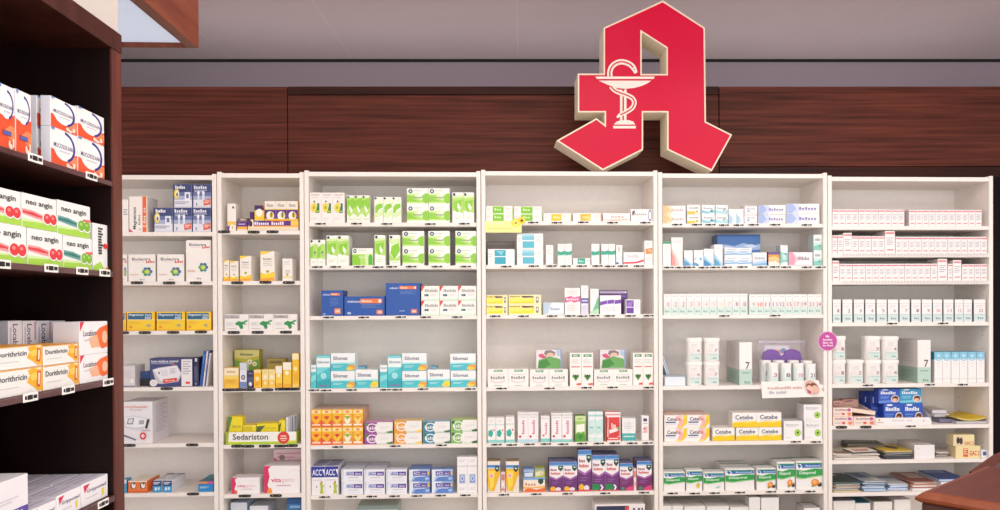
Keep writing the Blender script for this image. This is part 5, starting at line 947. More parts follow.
# sixth compartment: pen cartons, blue tray, booklets
pen = lambda k: D('f3e0d2', R(0, .5, 1, .54, 'e2c8b8'), T('Thermacare', .1, .12, .7, .36, 'a8889c', 0, False), E_(.82, .26, .1, .18, 'c05a9a'), P('d84a3a', (.4, .66), (.56, .6), (.62, .78), (.5, .9)), P('e8825a', (.72, .64), (.96, .56), (.9, .96), (.78, .9)), R(.06, .7, .36, .76, '8a9ab8'), top=[R(0, 0, 1, 1, 'ecc8b4'), T('Thermacare', .1, .3, .8, .6, 'b05a8a')], side='e6c4b0')
blk(5, 5, (825, 390, 8.5), 68, 225, 240, 306, pen(0), d=.1, look='peach and white carton with red spot beside side panel')
blk(5, 5, (825, 390, 8.5), 244, 226, 428, 306, pen(0), d=.1, look='peach carton with red spot beside blue tray')
blk(5, 5, (825, 390, 8.5), 70, 150, 232, 222, pen(1), d=.09, Y=.02, look='peach and purple carton on top')
o = sheetstack(5, 5, pos((825, 390, 8.5), 325, .03, 200) - .012, .018, .125, .1, fz((825, 390, 8.5), 224, .012) + .0125, .018, -.1, 'f0d4c0', 'peach flat carton tilted on another', name='medicine_box', cat='medicine box', page='f0d8c8', marks=[T('Thermacare', .05, .3, .7, .66, 'a85a8c'), E_(.8, .5, .08, .2, 'c05a9a')], roll=.13)
backbox(5, 5, (825, 390, 8.5), 72, 92, 150, 140, D('e8bca8', T('Therma', .2, .06, .8, .14, 'a04a80'), R(0, .3, 1, .4, 'd8a890')), .125, .05, 'peach carton standing behind others')
backbox(5, 5, (825, 390, 8.5), 152, 80, 284, 140, D('dfb09a', P('b0668a', (.1, .06), (.7, .02), (.6, .1), (.1, .14))), .14, .05, 'brownish-peach carton at back')
def blue_tray():
    cr = (825, 390, 8.5)
    A = fx(cr, 432, .004, 280); B = fx(cr, 905, .004, 280) - .0 ; z = SHZ[5][5] + .0005
    t = empty('display_tray', ((A + B) / 2, .004, z)); w = B - A; h = fz(cr, 240, .004) - z; hb = fz(cr, 100, .2) - z; d = .2
    bm = bmesh.new()
    n = 14; pts = [(-w / 2, 0, 0), (w / 2, 0, 0), (w / 2, 0, h * .5)] + [(w / 2 - .012 * k / 4, 0, h * (.5 + .5 * math.sin(k / 4 * math.pi / 2))) for k in range(1, 5)] + [(-w / 2, 0, h)]
    prism(bm, pts, (0, .0016, 0)); bmesh.ops.recalc_face_normals(bm, faces=bm.faces)
    add_marks(bm, [T('Schlaf gut', .3, .2, .66, .5, 'd8d4dc', 0, False), E_(.06, .3, .02, .15, 'd8b84a'), R(.02, .6, .14, .7, 'c8a8a0'), P('e0b0a0', (.84, .3), (.88, .5), (.85, .6))], lambda u, v, k: (-w / 2 + u * w, -k * LAY, h * (1 - v)), lambda c: {'d8d4dc': 1, 'd8b84a': 2, 'c8a8a0': 3, 'e0b0a0': 4}[c])
    obj('front_panel', bm, [mat('f3f0ee'), mat('d8d4dc'), mat('d8b84a'), mat('c8a8a0'), mat('e0b0a0')], t)
    bm = bmesh.new(); box(bm, (-w / 2, .002, 0), (w / 2, d, .0015)); obj('tray_floor', bm, mat('efecea'), t)
    for s in (-1, 1):
        bm = bmesh.new(); prism(bm, [(s * w / 2, .002, .0017), (s * w / 2, d, .0017), (s * w / 2, d, hb), (s * w / 2, .08, hb * .8), (s * w / 2, .002, h)], (-s * .0016, 0, 0)); bmesh.ops.recalc_face_normals(bm, faces=bm.faces); obj('side_wall', bm, mat('e9e6ea'), t)
    item(t, 'white display tray holding blue cartons', 5, 5, cat='display tray')
    z1 = z + .0018
    bl = lambda c, c2: D(c, T('Meeresbad', .1, .16, .82, .36, 'eef2fa'), E_(.3, .06, .16, .05, 'e4eaf6'), R(.08, .5, .5, .58, c2), P(c2, (0, .8), (1, .72), (1, .9), (0, .94)), E_(.78, .66, .2, .24, 'f0dcd0'), E_(.78, .66, .16, .19, 'a06a50'), E_(.76, .74, .1, .1, 'e4bca4'), E_(.8, .56, .13, .08, '4a2f28'), R(.08, .62, .44, .66, c2), side='2c4ab0', top=[R(0, 0, 1, 1, '24409c')])
    Yb = .03; h1 = fz(cr, 128, Yb) - fz(cr, 242, Yb)
    xs0 = fx(cr, 498, Yb, 200); xs1 = fx(cr, 832, Yb, 200)
    base = fz(cr, 240, Yb) - z1
    # two lower cartons stand on the tray floor, two upper ones on them
    w2 = (xs1 - xs0) / 2
    for k in range(2):
        put(5, 5, xs0 + k * w2, xs0 + (k + 1) * w2, z1, Yb, fz(cr, 122, Yb) - z1, bl('2a56b8', '5f8ad8'), 'lower royal blue carton in tray, ' + ['left', 'right'][k], d=.05)
    zb = fz(cr, 122, Yb) + .0004
    u0, u1 = fx(cr, 455, Yb, 60), fx(cr, 822, Yb, 60); um = fx(cr, 635, Yb, 60)
    zt = fz(cr, -6, Yb)
    put(5, 5, u0, um, zb, Yb, zt - zb, bl('2f5ac0', '6a90dc'), 'upper royal blue carton in tray', d=.05)
    put(5, 5, um, u1, zb, Yb, zt - zb, bl('3a98c8', '7ac4e0'), 'upper turquoise carton in tray', d=.05)
    put(5, 5, max(xs0 - .035, A + .004), max(xs0 - .035, A + .004) + w2, z1, Yb + .055, zb + .05 - z1, bl('2444a4', '4a6ac0'), 'dark blue carton behind front blue pair', d=.05)
    put(5, 5, A + .004, A + .004 + w2, z1, Yb + .11, zb + .045 - z1, bl('223c94', '3a58b0'), 'rearmost dark blue carton in tray', d=.05)
blue_tray()
labels(5, 5, (825, 390, 8.5), [138, 345], True); labels(5, 5, (825, 390, 8.5), [725])
cr2 = (900, 390, 8.5)
zs5 = SHZ[5][5]
xg = pos(cr2, 560, .02, 280); xt = pos(cr2, 318, .03, 250)
sheetstack(5, 5, (xt + xg) / 2 - .001, .05, .088, .2, zs5 + .001, .02, 0, '24222c', 'black folder lying beside display tray', name='folder', cat='folder', page='7a7690')
sheetstack(5, 5, (xt + xg) / 2 - .004, .1, .078, .16, zs5 + .022, .014, .06, 'c9c4cc', 'grey paper stack on black folder', name='paper_stack', cat='papers', page='dcd8dc', marks=[R(.1, .1, .9, .4, 'b8b4c0')])
sheetstack(5, 5, (xt + xg) / 2 - .004, .12, .07, .14, zs5 + .0368, .016, -.08, 'dcd8de', 'white paper stack topmost behind tray end', name='paper_stack', cat='papers', page='e6e2e6')
sheetstack(5, 5, xg + .062, .012, .15, .22, zs5 + .001, .012, 0, 'b4aeb0', 'grey-edged booklet under yellow booklet', name='booklet', cat='booklet', page='c8c2c4')
sheetstack(5, 5, xg + .062, .016, .148, .21, zs5 + .0142, .006, .03, 'e8c41c', 'bright yellow booklet with bent edge', name='booklet', cat='booklet', page='d8d0a0', curl=.012, marks=[R(.1, .1, .4, .2, 'c8a81c')])
# seventh compartment: magazines
cm = (825, 420, 5.667)
def mag(sh, xc, Y, w, d, t, rz, zoff, cover, page, look, marks=(), tilt=0, roll=0, curl=0, name='magazine', cat='magazine'):
    return sheetstack(5, sh, xc, Y, w, d, SHZ[5][sh] + .001 + zoff, t, rz, cover, look, name=name, cat=cat, page=page, marks=marks, tilt=tilt, roll=roll, curl=curl)
def pile(sh, x0, x1, Y, d, where, mags, name='magazine', z0=0.0):
    """single magazines lying on one another; mags bottom to top: (thickness, cover, page, turn, words, marks)"""
    a, b_ = pos(cm, x0, Y, 240), pos(cm, x1, Y, 240); z = z0; n = len(mags)
    for q, (t, c, pg, rz, words, mk) in enumerate(mags):
        w = (b_ - a) - abs(math.sin(rz)) * d - .003; xc = (a + b_) / 2 + math.sin(rz) * d / 2
        rank = 'topmost' if q == n - 1 else ('bottom' if q == 0 else ['', 'second', 'third', 'fourth', 'fifth'][n - 1 - q] + ' from top')
        mag(sh, xc, Y + abs(math.sin(rz)) * w * .5, w, d, t, rz, z, c, pg, words + ', ' + rank + ' in ' + where, marks=mk, name=name, cat=name)
        z += t + .0006
    return z
zl_ = pile(6, 46, 318, .012, .2, 'first magazine pile', [(.008, 'd8cec4', 'f0e9e0', .02, 'white brochure', ()), (.006, 'cdbfb4', 'e6ddd2', -.05, 'beige brochure', [R(.1, .1, .7, .3, '9a8a80')]), (.005, 'b8a89c', 'e9e0d8', .06, 'tan brochure', [R(.05, .1, .5, .5, '8a7468'), R(.5, .5, .9, .9, 'd8c8b8')]), (.004, 'e6dcd0', 'efe8e0', -.02, 'cream brochure', [R(.1, .6, .4, .9, 'a88a7a')])], name='brochure')
mag(6, pos(cm, 228, .01, 220), .004, .125, .085, .011, .16, zl_ + .0008, 'efe6dc', '4a4a50', 'white magazine with yellow line at pile front', marks=[T('VITAL', .2, .35, .8, .8, 'd84a3a'), R(.02, .02, .98, .1, 'e8b83a'), R(.1, .85, .7, .92, 'd8b0a0')], tilt=.05)
for q in range(4):
    mag(6, pos(cm, 205, .15, 120) + .004 * q, .118 + .002 * q, .17, .12, .0055, -.22 + .02 * q, zl_ + .0008 + .0062 * q, ['4a4238', '5a5044', '3a342c', '463e34'][q], ['b0a290', '8a7c6c', 'a89a88', '9a8c7a'][q], ['olive-brown magazine', 'khaki magazine', 'black-brown magazine', 'dark brown magazine'][q] + ' in angled rear pile, ' + ['lowest', 'second from bottom', 'second from top', 'topmost'][q], marks=[R(.05, .1, .9, .5, ['5a5044', '6a6050', '5a5046', '756a58'][q])])
pile(6, 331, 502, .008, .19, 'dark magazine pile', [(.011, '24262c', '4a4c54', .03, 'charcoal magazine', ()), (.009, '33363a', '6a6c70', -.04, 'slate magazine', ()), (.006, '1e2024', 'c4bcac', .05, 'black magazine', ()), (.005, '3c3e44', 'a8a49c', -.02, 'dark grey magazine', ()), (.005, 'd8b42a', 'e2d8a8', .04, 'yellow-covered magazine', [E_(.6, .5, .2, .25, '3a3026'), R(.1, .1, .4, .3, '4a4030'), R(.5, .05, .9, .2, 'f0dc7a')])])
blk(5, 6, cm, 508, 142, 624, 216, D('f1eeee', G(.1, .2, .3, .3, 1, 'e0dcdc'), top=[R(0, 0, 1, 1, 'dcd6d6')], side='cfc8c8'), d=.16, look='plain white box between magazines and cards', name='paper_box', cat='box')
pile(6, 628, 712, .05, .18, 'small pile beside white box', [(.01, '7a6a64', 'b0a49a', -.06, 'brown booklet', ()), (.006, '6a5a56', 'c0b4aa', .04, 'dark brown booklet', ()), (.006, 'c8c0bc', 'dcd6d0', -.03, 'light grey booklet', [R(.1, .2, .8, .6, 'a89c98')])], name='booklet')
ch = (880, 390, 4.25)
blk(5, 6, ch, 322, 238, 428, 290, D('f0dca4', R(.3, .2, .5, .9, 'd85a4a'), G(.32, .26, .48, .8, 3, 'f4e2b0', .4), T('GAC 2', .56, .4, .96, .8, 'c8402e'), side='d8c8a0', top=[R(0, 0, 1, 1, 'e6d8ae')]), d=.07, look='lower cream box with red lettering', name='playing_card_box', cat='box')
blk(5, 6, ch, 312, 190, 402, 237, D('eedda4', R(.12, .1, .46, .95, 'e2ccaa'), E_(.22, .5, .08, .3, '3a2a28'), E_(.36, .55, .08, .3, '4a3430'), T('GAC 2', .52, .6, .96, .9, 'c8402e'), side='dccba4'), d=.06, look='upper cream box with small portrait', name='playing_card_box', cat='box')
blk(5, 6, ch, 430, 255, 455, 285, D('e9e6ea', R(.3, .2, .9, .7, '3a5aa8')), d=.04, look='small white and blue box by side panel')
# eighth compartment
pile(7, 46, 205, .01, .2, 'side-panel pile', [(.006, 'd8b85a', 'e6dcc4', .02, 'yellow-edged leaflet', [R(.1, .02, .6, .2, 'b8402e')]), (.009, '8a8684', 'c4beb8', -.05, 'grey magazine', ()), (.008, 'a09a94', 'd8d2ca', .06, 'light grey magazine', ()), (.005, 'b8623a', 'e0d4c0', -.03, 'rust-edged magazine', ()), (.008, '6a7a74', 'b8c4be', .05, 'grey-green magazine', [R(.1, .1, .8, .6, '8a9a92')]), (.006, '33423c', '7a8a84', -.06, 'dark green magazine', [R(.1, .1, .6, .3, 'c8d0c4')])])
pile(7, 212, 350, .012, .2, 'light blue pile', [(.013, '6a8ab0', 'b8cce0', .03, 'thick light blue magazine', ()), (.012, '7a96b8', 'c4d4e6', -.04, 'sky-blue magazine', ()), (.006, '4a6484', 'c8d4dc', .06, 'blue-grey magazine', ()), (.01, '2f4a70', 'b0c0d0', -.03, 'navy magazine', ()), (.005, 'a8b0b4', 'e0dcd6', .05, 'pale grey magazine', [R(.1, .1, .6, .6, '3a5a8a'), R(.6, .6, .9, .9, 'd8d0c8')])])
pile(7, 356, 478, .03, .19, 'blue pile behind orange folders', [(.012, '7a9ac4', 'c4d4e6', -.03, 'light blue magazine', ()), (.012, '86a4cc', 'cfdcea', .05, 'soft blue magazine', ()), (.005, 'c8ccd0', 'e4e2de', -.04, 'silver-grey magazine', [R(.1, .1, .9, .4, '7a8aa8')])])
pile(7, 484, 640, .012, .21, 'brochure pile with orange folders', [(.012, 'e9dfdc', 'f0eae6', .04, 'white brochure', ()), (.004, 'b4583a', 'c87a5a', -.08, 'red-brown folder', ()), (.009, 'dccac4', 'e9e0da', .05, 'pinkish brochure', ()), (.004, 'c06a48', 'd89a7a', -.03, 'orange-brown folder', ()), (.006, 'c8b0a4', 'e2d6cc', .08, 'dusty pink brochure', [R(.1, .1, .7, .8, 'a8685a')]), (.004, '8a4434', 'd8c4b4', -.05, 'brick-red leaflet', [R(.3, .1, .9, .6, 'c8b0a0')])], name='brochure')
pile(7, 648, 815, .03, .2, 'white pile by counter', [(.036, 'e6e2e6', 'eeeaec', .03, 'thick white catalogue', ()), (.012, '3a5aa0', 'c4d0e6', -.03, 'blue-covered catalogue', [R(.1, .1, .8, .3, '8aa8d8')])], name='catalogue')
# ninth compartment, mostly below the frame
zs8 = SHZ[5][8]
def upright(x, yt, w, d, c, look, Y=.03, crop=cm, lean=0):
    h = fz(crop, yt, Y, x) - zs8
    sheetstack(5, 8, pos(crop, x, Y, 480), Y, w, d, zs8 + .001, h, 0, c, look, name='brochure_pile', cat='brochures')
upright(110, 458, .105, .2, '8f8c98', 'grey brochure pile, lowest shelf')
upright(215, 470, .075, .2, '2f7a94', 'teal brochure pile, lowest shelf')
upright(330, 462, .09, .2, '8a8074', 'brown brochure pile, lowest shelf')
upright(440, 452, .08, .2, 'cfcad0', 'white brochure pile, lowest shelf')

# ---------------------------------------------------------------- the red letter sign
def sign():
    Yf = .02; ex = .15
    def q(x, y): return pY(540 + x / 2.835, y / 2.835, Yf)
    outline = [(348, 5), (467, 82), (470, 348), (544, 385), (487, 488), (360, 428), (360, 322), (292, 322), (292, 428), (178, 486), (46, 402), (160, 338), (183, 356), (183, 322), (107, 322), (107, 212), (180, 212), (180, 82)]
    hole = [(288, 95), (358, 140), (358, 213), (288, 213)]
    pts = [q(*p) for p in outline]; hp = [q(*p) for p in hole]
    zb = min(p.z for p in pts); dz = BX[3][2] + .001 - zb
    base = Vector((sum(p.x for p in pts) / len(pts), Yf, zb + dz))
    t = empty('pharmacy_sign', base); tag(t, 'red angular letter A sign with white chalice and snake emblem above the shelves', 'sign')
    def loc(p): return Vector((p.x - base.x, 0, p.z + dz - base.z))
    po = [loc(p) for p in pts]; ho = [loc(p) for p in hp]
    def inset(pl, dist):
        n = len(pl); out = []
        area = sum(pl[i].x * pl[(i + 1) % n].z - pl[(i + 1) % n].x * pl[i].z for i in range(n)); sg = 1 if area > 0 else -1
        for i in range(n):
            a, b, c = pl[i - 1], pl[i], pl[(i + 1) % n]
            d1 = (b - a).normalized(); d2 = (c - b).normalized()
            n1 = Vector((-d1.z, 0, d1.x)) * sg; n2 = Vector((-d2.z, 0, d2.x)) * sg
            k = 1 + n1.dot(n2); v = (n1 + n2) / max(k, .25)
            out.append(b + v * dist)
        return out
    def filled(bm, loops, y, mi=0):
        es = []
        for lp in loops:
            vs = [bm.verts.new((p.x, y, p.z)) for p in lp]
            es += [bm.edges.new((vs[i], vs[(i + 1) % len(vs)])) for i in range(len(vs))]
        r = bmesh.ops.triangle_fill(bm, edges=es, use_beauty=True, normal=(0, -1, 0))
        for g in r['geom']:
            if isinstance(g, bmesh.types.BMFace): g.material_index = mi
    # casing: returns and back
    bm = bmesh.new()
    for lp in (po, ho):
        a = [bm.verts.new((p.x, .002, p.z)) for p in lp]; b = [bm.verts.new((p.x, ex, p.z)) for p in lp]
        for i in range(len(lp)): bm.faces.new((a[i], a[(i + 1) % len(lp)], b[(i + 1) % len(lp)], b[i]))
    filled(bm, [po, ho], ex)
    bmesh.ops.remove_doubles(bm, verts=bm.verts, dist=1e-5)
    bmesh.ops.recalc_face_normals(bm, faces=bm.faces)
    obj('casing', bm, mat('f6ecd4', .5), t)
    # pale edge trim: a raised band following the outlines
    bm = bmesh.new()
    for lp, dd in ((po, .0065), (ho, -.0065)):
        inn = inset(lp, dd); n = len(lp)
        A = [bm.verts.new((p.x, -.004, p.z)) for p in lp]; B_ = [bm.verts.new((p.x, -.004, p.z)) for p in inn]; C_ = [bm.verts.new((p.x, .002, p.z)) for p in lp]; D_ = [bm.verts.new((p.x, .002, p.z)) for p in inn]
        for i in range(n):
            j = (i + 1) % n
            bm.faces.new((A[i], A[j], B_[j], B_[i])); bm.faces.new((A[i], C_[i], C_[j], A[j])); bm.faces.new((B_[i], B_[j], D_[j], D_[i]))
    bmesh.ops.recalc_face_normals(bm, faces=bm.faces)
    obj('edge_trim', bm, mat('f0dcc4', .4), t)
    bm = bmesh.new(); filled(bm, [inset(po, .005), inset(ho, -.005)], 0)
    for f in bm.faces:
        if f.normal.y > 0: f.normal_flip()
    red = noise_mat('red_acrylic', 'cc0c38', 'd4103e', 2, rough=.3, spec=.2)
    obj('face_panel', bm, red, t)
    # emblem: bowl, foot and snake in relief
    cream = mat('f3e6da', .4); dark = mat('7a1f30', .5)
    def e(x, y, yy=-.003): p = pY(590 + x / 5.663, 50 + y / 5.663, Yf); l = loc(p); return Vector((l.x, yy, l.z))
    bm = bmesh.new()
    def plate(pts_, th=.004):
        prism(bm, [e(*p) for p in pts_], (0, th, 0))
    plate([(30, 157), (365, 157), (360, 170), (40, 170)])
    plate([(50, 180), (345, 180), (325, 195), (290, 210), (250, 221), (200, 226), (150, 221), (100, 203)])
    plate([(170, 228), (183, 236), (183, 404), (170, 404)]); plate([(192, 232), (206, 228), (206, 404), (192, 404)])
    plate([(135, 428), (150, 412), (175, 404), (222, 404), (245, 412), (255, 428)]); plate([(130, 436), (260, 436), (258, 450), (132, 450)])
    bmesh.ops.recalc_face_normals(bm, faces=bm.faces)
    em = obj('emblem', bm, cream, t)
    def ribbon(path, ws, yy):
        b2 = bmesh.new(); L_, R_ = [], []
        P_ = [Vector((x, 0, y)) for x, y in path]
        # smooth by Catmull-Rom
        S_ = []
        for i in range(len(P_) - 1):
            p0, p1, p2, p3 = P_[max(i - 1, 0)], P_[i], P_[i + 1], P_[min(i + 2, len(P_) - 1)]
            for k in range(6):
                s = k / 6
                S_.append((.5 * ((2 * p1) + (p2 - p0) * s + (2 * p0 - 5 * p1 + 4 * p2 - p3) * s * s + (3 * p1 - p0 - 3 * p2 + p3) * s ** 3), ws[i] + (ws[i + 1] - ws[i]) * s))
        S_.append((P_[-1], ws[-1]))
        for i, (p, w) in enumerate(S_):
            d = (S_[min(i + 1, len(S_) - 1)][0] - S_[max(i - 1, 0)][0]).normalized(); nn = Vector((-d.z, 0, d.x))
            a = p + nn * w; b = p - nn * w
            L_.append([b2.verts.new(e(a.x, a.z, y_)) for y_ in (yy, yy + .003)]); R_.append([b2.verts.new(e(b.x, b.z, y_)) for y_ in (yy, yy + .003)])
        for i in range(len(S_) - 1):
            b2.faces.new((L_[i][0], L_[i + 1][0], R_[i + 1][0], R_[i][0])); b2.faces.new((L_[i][0], L_[i][1], L_[i + 1][1], L_[i + 1][0])); b2.faces.new((R_[i][0], R_[i + 1][0], R_[i + 1][1], R_[i][1]))
        bmesh.ops.recalc_face_normals(b2, faces=b2.faces)
        return b2
    up = [(112, 157), (112, 130), (124, 100), (150, 80), (185, 74), (222, 86), (244, 106), (260, 138)]
    wid = [15, 15, 15, 15, 15, 15, 15, 9]
    lo = [(118, 212), (135, 232), (165, 248), (205, 262), (238, 280), (250, 305), (238, 335), (205, 358), (170, 374), (152, 390)]
    wlo = [13, 13, 13, 13, 13, 13, 13, 12, 10, 5]
    obj('snake', ribbon(up, wid, -.0045), cream, em); obj('snake', ribbon(lo, wlo, -.0055), cream, em)
    obj('snake_stripe', ribbon(up[:-1], [4] * 7, -.0052), mat('cc2848', .4), em); obj('snake_stripe', ribbon(lo[:-1], [4] * 9, -.0062), mat('cc2848', .4), em)
    b3 = bmesh.new(); c = e(250, 117, -.006)
    b3.faces.new([b3.verts.new(c + Vector((.003 * math.cos(-a), 0, .003 * math.sin(-a)))) for a in [i * math.pi / 5 for i in range(10)]])
    obj('snake_eye', b3, dark, em)
sign()

# ---------------------------------------------------------------- yellow hanging price card, round sticker
def ycard():
    c = [pY(478 + x / 4.637, 170 + y / 4.637, -.004) for x, y in ((33, 236), (203, 236), (203, 290), (33, 290))]
    o3 = c[0]; bm = bmesh.new(); prism(bm, [p - o3 for p in c][::-1], (0, .0012, 0)); bmesh.ops.recalc_face_normals(bm, faces=bm.faces)
    w = (c[1] - c[0]); h = (c[3] - c[0]); cols = ['f2ee9c']
    def slot(x):
        if x not in cols: cols.append(x)
        return cols.index(x)
    add_marks(bm, [R(.04, .1, .5, .3, 'f6f2b4'), G(.08, .6, .8, .8, 1, 'e8e284'), E_(.84, .16, .13, .36, 'f6e23a'), P('f8ec7a', (.74, .1), (.84, -.15), (.96, .2), (.82, .5)), E_(.84, .18, .035, .1, 'c88a3a'), E_(1.0, -.04, .1, .3, 'f2d820'), E_(1.0, -.02, .04, .12, '7a4a2a')], lambda u, v, k: w * u + h * v + Vector((0, -k * LAY, 0)), slot)
    o = obj('hanging_card', bm, [mat(x) for x in cols]); o.location = o3; tag(o, 'pale yellow card with two yellow flowers hanging from shelf edge', 'card')
ycard()
def sticker():
    c = pY(652 + 689 / 3.921, 270 + 279 / 3.921, -.0022); r = (pY(652 + 727 / 3.921, 341, -.0022) - pY(652 + 651 / 3.921, 341, -.0022)).x / 2
    bm = bmesh.new(); n = 36
    prism(bm, [(r * math.cos(2 * math.pi * k / n), 0, r * math.sin(2 * math.pi * k / n)) for k in range(n)], (0, .0016, 0)); bmesh.ops.recalc_face_normals(bm, faces=bm.faces)
    cols = ['c04a9c']
    def slot(x):
        if x not in cols: cols.append(x)
        return cols.index(x)
    add_marks(bm, [RING(.5, .5, .5, .5, .07, 'e4bcd8', n=36), T('Die', .4, .2, .6, .31, 'f6e4f2'), T('Schussler', .26, .37, .74, .47, 'f6e4f2'), T('Salze fur', .24, .53, .76, .62, 'f6e4f2'), T('die Pflege', .24, .67, .76, .76, 'f6e4f2')], lambda u, v, k: (-r + u * 2 * r, -k * LAY, r - v * 2 * r), slot)
    o = obj('round_sticker', bm, [mat(x) for x in cols]); o.location = c; tag(o, 'round purple sticker with white lettering on the shelf upright', 'sticker')
sticker()

# ---------------------------------------------------------------- walls, panels, ceiling
def wall_slope_angle():
    """the panelled wall runs a touch off the shelf line: find its turn so that its head reads level"""
    piv = Vector((BX[5][1], DEPTH + .012, 0)); best = None
    for k in range(-80, 81):
        a = math.radians(k * .05); n = Vector((math.sin(a), -math.cos(a), 0))
        def hit(u, v, n=n):
            d = ray(u, v); s = (piv - CAM).dot(n) / d.dot(n); return CAM + d * s
        e = abs(hit(130, 60).z - hit(990, 60).z) + abs(hit(130, 86).z - hit(990, 87).z)
        if k <= 0 or True:
            if best is None or e < best[0]: best = (e, a, hit)
    return best
err, WA, whit = wall_slope_angle()
piv = Vector((BX[5][1], DEPTH + .012, 0))
WROT = WA if True else 0
def wl(u, v):
    """wall-plane coordinates (along, up) of a photo point"""
    p = whit(u, v); dx = (p - piv); ax = Vector((math.cos(WA), math.sin(WA), 0)); return dx.dot(ax), p.z
def wallbox(name, x0, x1, z0, z1, y0, y1, m, bev=0.0, kind='structure'):
    bm = bmesh.new(); box(bm, (x0, y0, z0), (x1, y1, z1), 0, bev); o = obj(name, bm, m); o.location = piv; o.rotation_euler = (0, 0, WA)
    if kind: tag(o, kind=kind)
    return o
ztop = (wl(130, 86.6)[1] + wl(990, 86.6)[1]) / 2
xs = wl(287.5, 120)[0]; xs2 = 1.2
zlow = BX[3][2] + .02
zh = wl(400, 95)[1]
ZCE = 2.93
f0, f1 = pZ(130, 59.6, ZCE), pZ(990, 59.6, ZCE)
fang = math.atan2(f1.y - f0.y, f1.x - f0.x)
def farbox(name, x0, x1, y0, y1, z0, z1, m):
    bm = bmesh.new(); box(bm, (x0, y0, z0), (x1, y1, z1)); o = obj(name, bm, m); o.location = (f0.x, f0.y, 0); o.rotation_euler = (0, 0, fang); tag(o, kind='structure'); return o
fl = (Vector((f1.x, f1.y)) - Vector((f0.x, f0.y))).length
farbox('wall_back', -2.5, fl + 2.5, 0, .1, 0, ZCE + .1, M_STRIP)
farbox('trim_5', -2.5, fl + 2.5, -.012, -.0005, ZCE - .016, ZCE - .0005, mat('0c080a', .8))  # black strip painted to stand for the shadow gap under the ceiling
farbox('ceiling', -2.5, fl + 2.5, -6.2, -.0005, ZCE, ZCE + .05, M_CEIL)
for i, (ua, ub) in enumerate(((230, 58), (352, 58), (518, 58), (832, 58))):
    p = pZ(ua, ub, ZCE); x = (Vector((p.x, p.y)) - Vector((f0.x, f0.y))).dot(Vector((math.cos(fang), math.sin(fang))))
    farbox('trim_%d' % (6 + i), x - .002, x + .002, -4.5, -.02, ZCE - .0006, ZCE - .0001, mat('c4b0b2', .9))
wallbox('wall_panel', -6.5, xs2, 0, ztop - .001, .016, .06, M_WOODD)
wallbox('trim_1', -6.5, xs - .002, 0, ztop, 0, .0158, M_WOOD, .0015)
xm = wl(719, 120)[0]; zlo = wl(880, 166.5)[1]
M_RAIL = noise_mat('mahogany_rail', '260f0b', '45211a', 3, (.5, 4, 20), .5, 8, spec=.18)
wallbox('trim_2', xs + .002, xm - .002, 0, zh - .001, 0, .0158, M_WOOD, .0015)
wallbox('trim_3', xs + .002, xm - .002, zh + .001, ztop, -.004, .0158, M_RAIL, .0015)
wallbox('trim_4', xs - .0012, xs + .0012, zlow - .3, zh, .012, .0155, mat('a87a58'))
wallbox('trim_10', xm + .002, xs2, zlo + .001, ztop, 0, .0158, M_WOOD, .0015)
wallbox('trim_11', xm + .002, xs2, 0, zlo - .001, .003, .0158, M_RAIL, .0015)
# side return beyond the last bay
bm = bmesh.new(); zt5 = BX[5][2]
box(bm, (BX[5][1] + .016, .02, 0), (BX[5][1] + .6, .26, zt5 - .002), 0, .002)
o = obj('wall_right', bm, noise_mat('mahogany_side', '0c0506', '180b0b', 3, (9, 9, .6), .6, 8, spec=.1)); tag(o, kind='structure')
bm = bmesh.new(); box(bm, (-3.6, -5.2, -.1), (4.2, 1.7, 0)); o = obj('floor', bm, M_FLOOR); tag(o, kind='structure')

# ---------------------------------------------------------------- dark cabinet with goods
XC = -.72
def cy(u, v=300, X=XC): return pX(u, v, X).y
def cz(u, v, X=XC): return pX(u, v, X).z
ya, yb2 = cy(114.2), cy(123.2)
YN = -2.95
ctop0 = cz(116, 50.5); ctop1 = cz(122.5, 36)
cab = empty('wall_cabinet', (XC, 0, 0)); tag(cab, 'tall dark mahogany cabinet with open shelves in front of the white bays', 'cabinet')
CD = .42
def cpart(name, lo, hi, m, bev=.001):
    bm = bmesh.new(); box(bm, (lo[0] - XC, lo[1], lo[2]), (hi[0] - XC, hi[1], hi[2]), 0, bev); return obj(name, bm, m, cab)
cpart('side_panel', (XC - CD, ya, 0), (XC, yb2, ctop0 - .0003), noise_mat('mahogany_stile', '44201a', '743c31', 3, (9, 9, .6), .4, 8, spec=.25))
cpart('side_panel', (XC - CD, YN, 0), (XC, YN + .03, ctop0 - .0003), M_WOODV)
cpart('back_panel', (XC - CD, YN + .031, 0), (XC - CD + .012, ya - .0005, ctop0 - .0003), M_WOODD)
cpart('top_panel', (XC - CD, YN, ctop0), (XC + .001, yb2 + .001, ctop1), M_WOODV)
bm = bmesh.new(); box(bm, (-CD + .02, ya - .002, .02), (-.0045, ya - .0004, ctop0 - .002)); obj('inner_shade_sheet', bm, M_WOODD, cab)  # dark sheet added so the cabinet's inner face looks shaded
CSH = []
M_LIP = noise_mat('mahogany_lip', '4a2a2c', '6a4446', 4, (9, 1, 9), .3, 6)
CLAB = None
for (u, vt, vb) in [(107, 180, 184.6), (107, 271.2, 276.5), (107, 380.5, 385.6), (104, 500.5, 506.5)]:
    z1 = cz(u, vt); z0 = cz(u, vb)
    s_ = cpart('shelf', (XC - CD + .013, YN + .031, z0), (XC - .004, ya - .0025, z1), M_WOODV)
    bm = bmesh.new(); box(bm, (-.0036, YN + .031, z0), (0, ya - .0025, z1), 0, .0008); lip = obj('shelf_lip', bm, M_LIP, s_)
    CSH.append((z1, z0, s_))
bm = bmesh.new(); w, h = .042, .0145
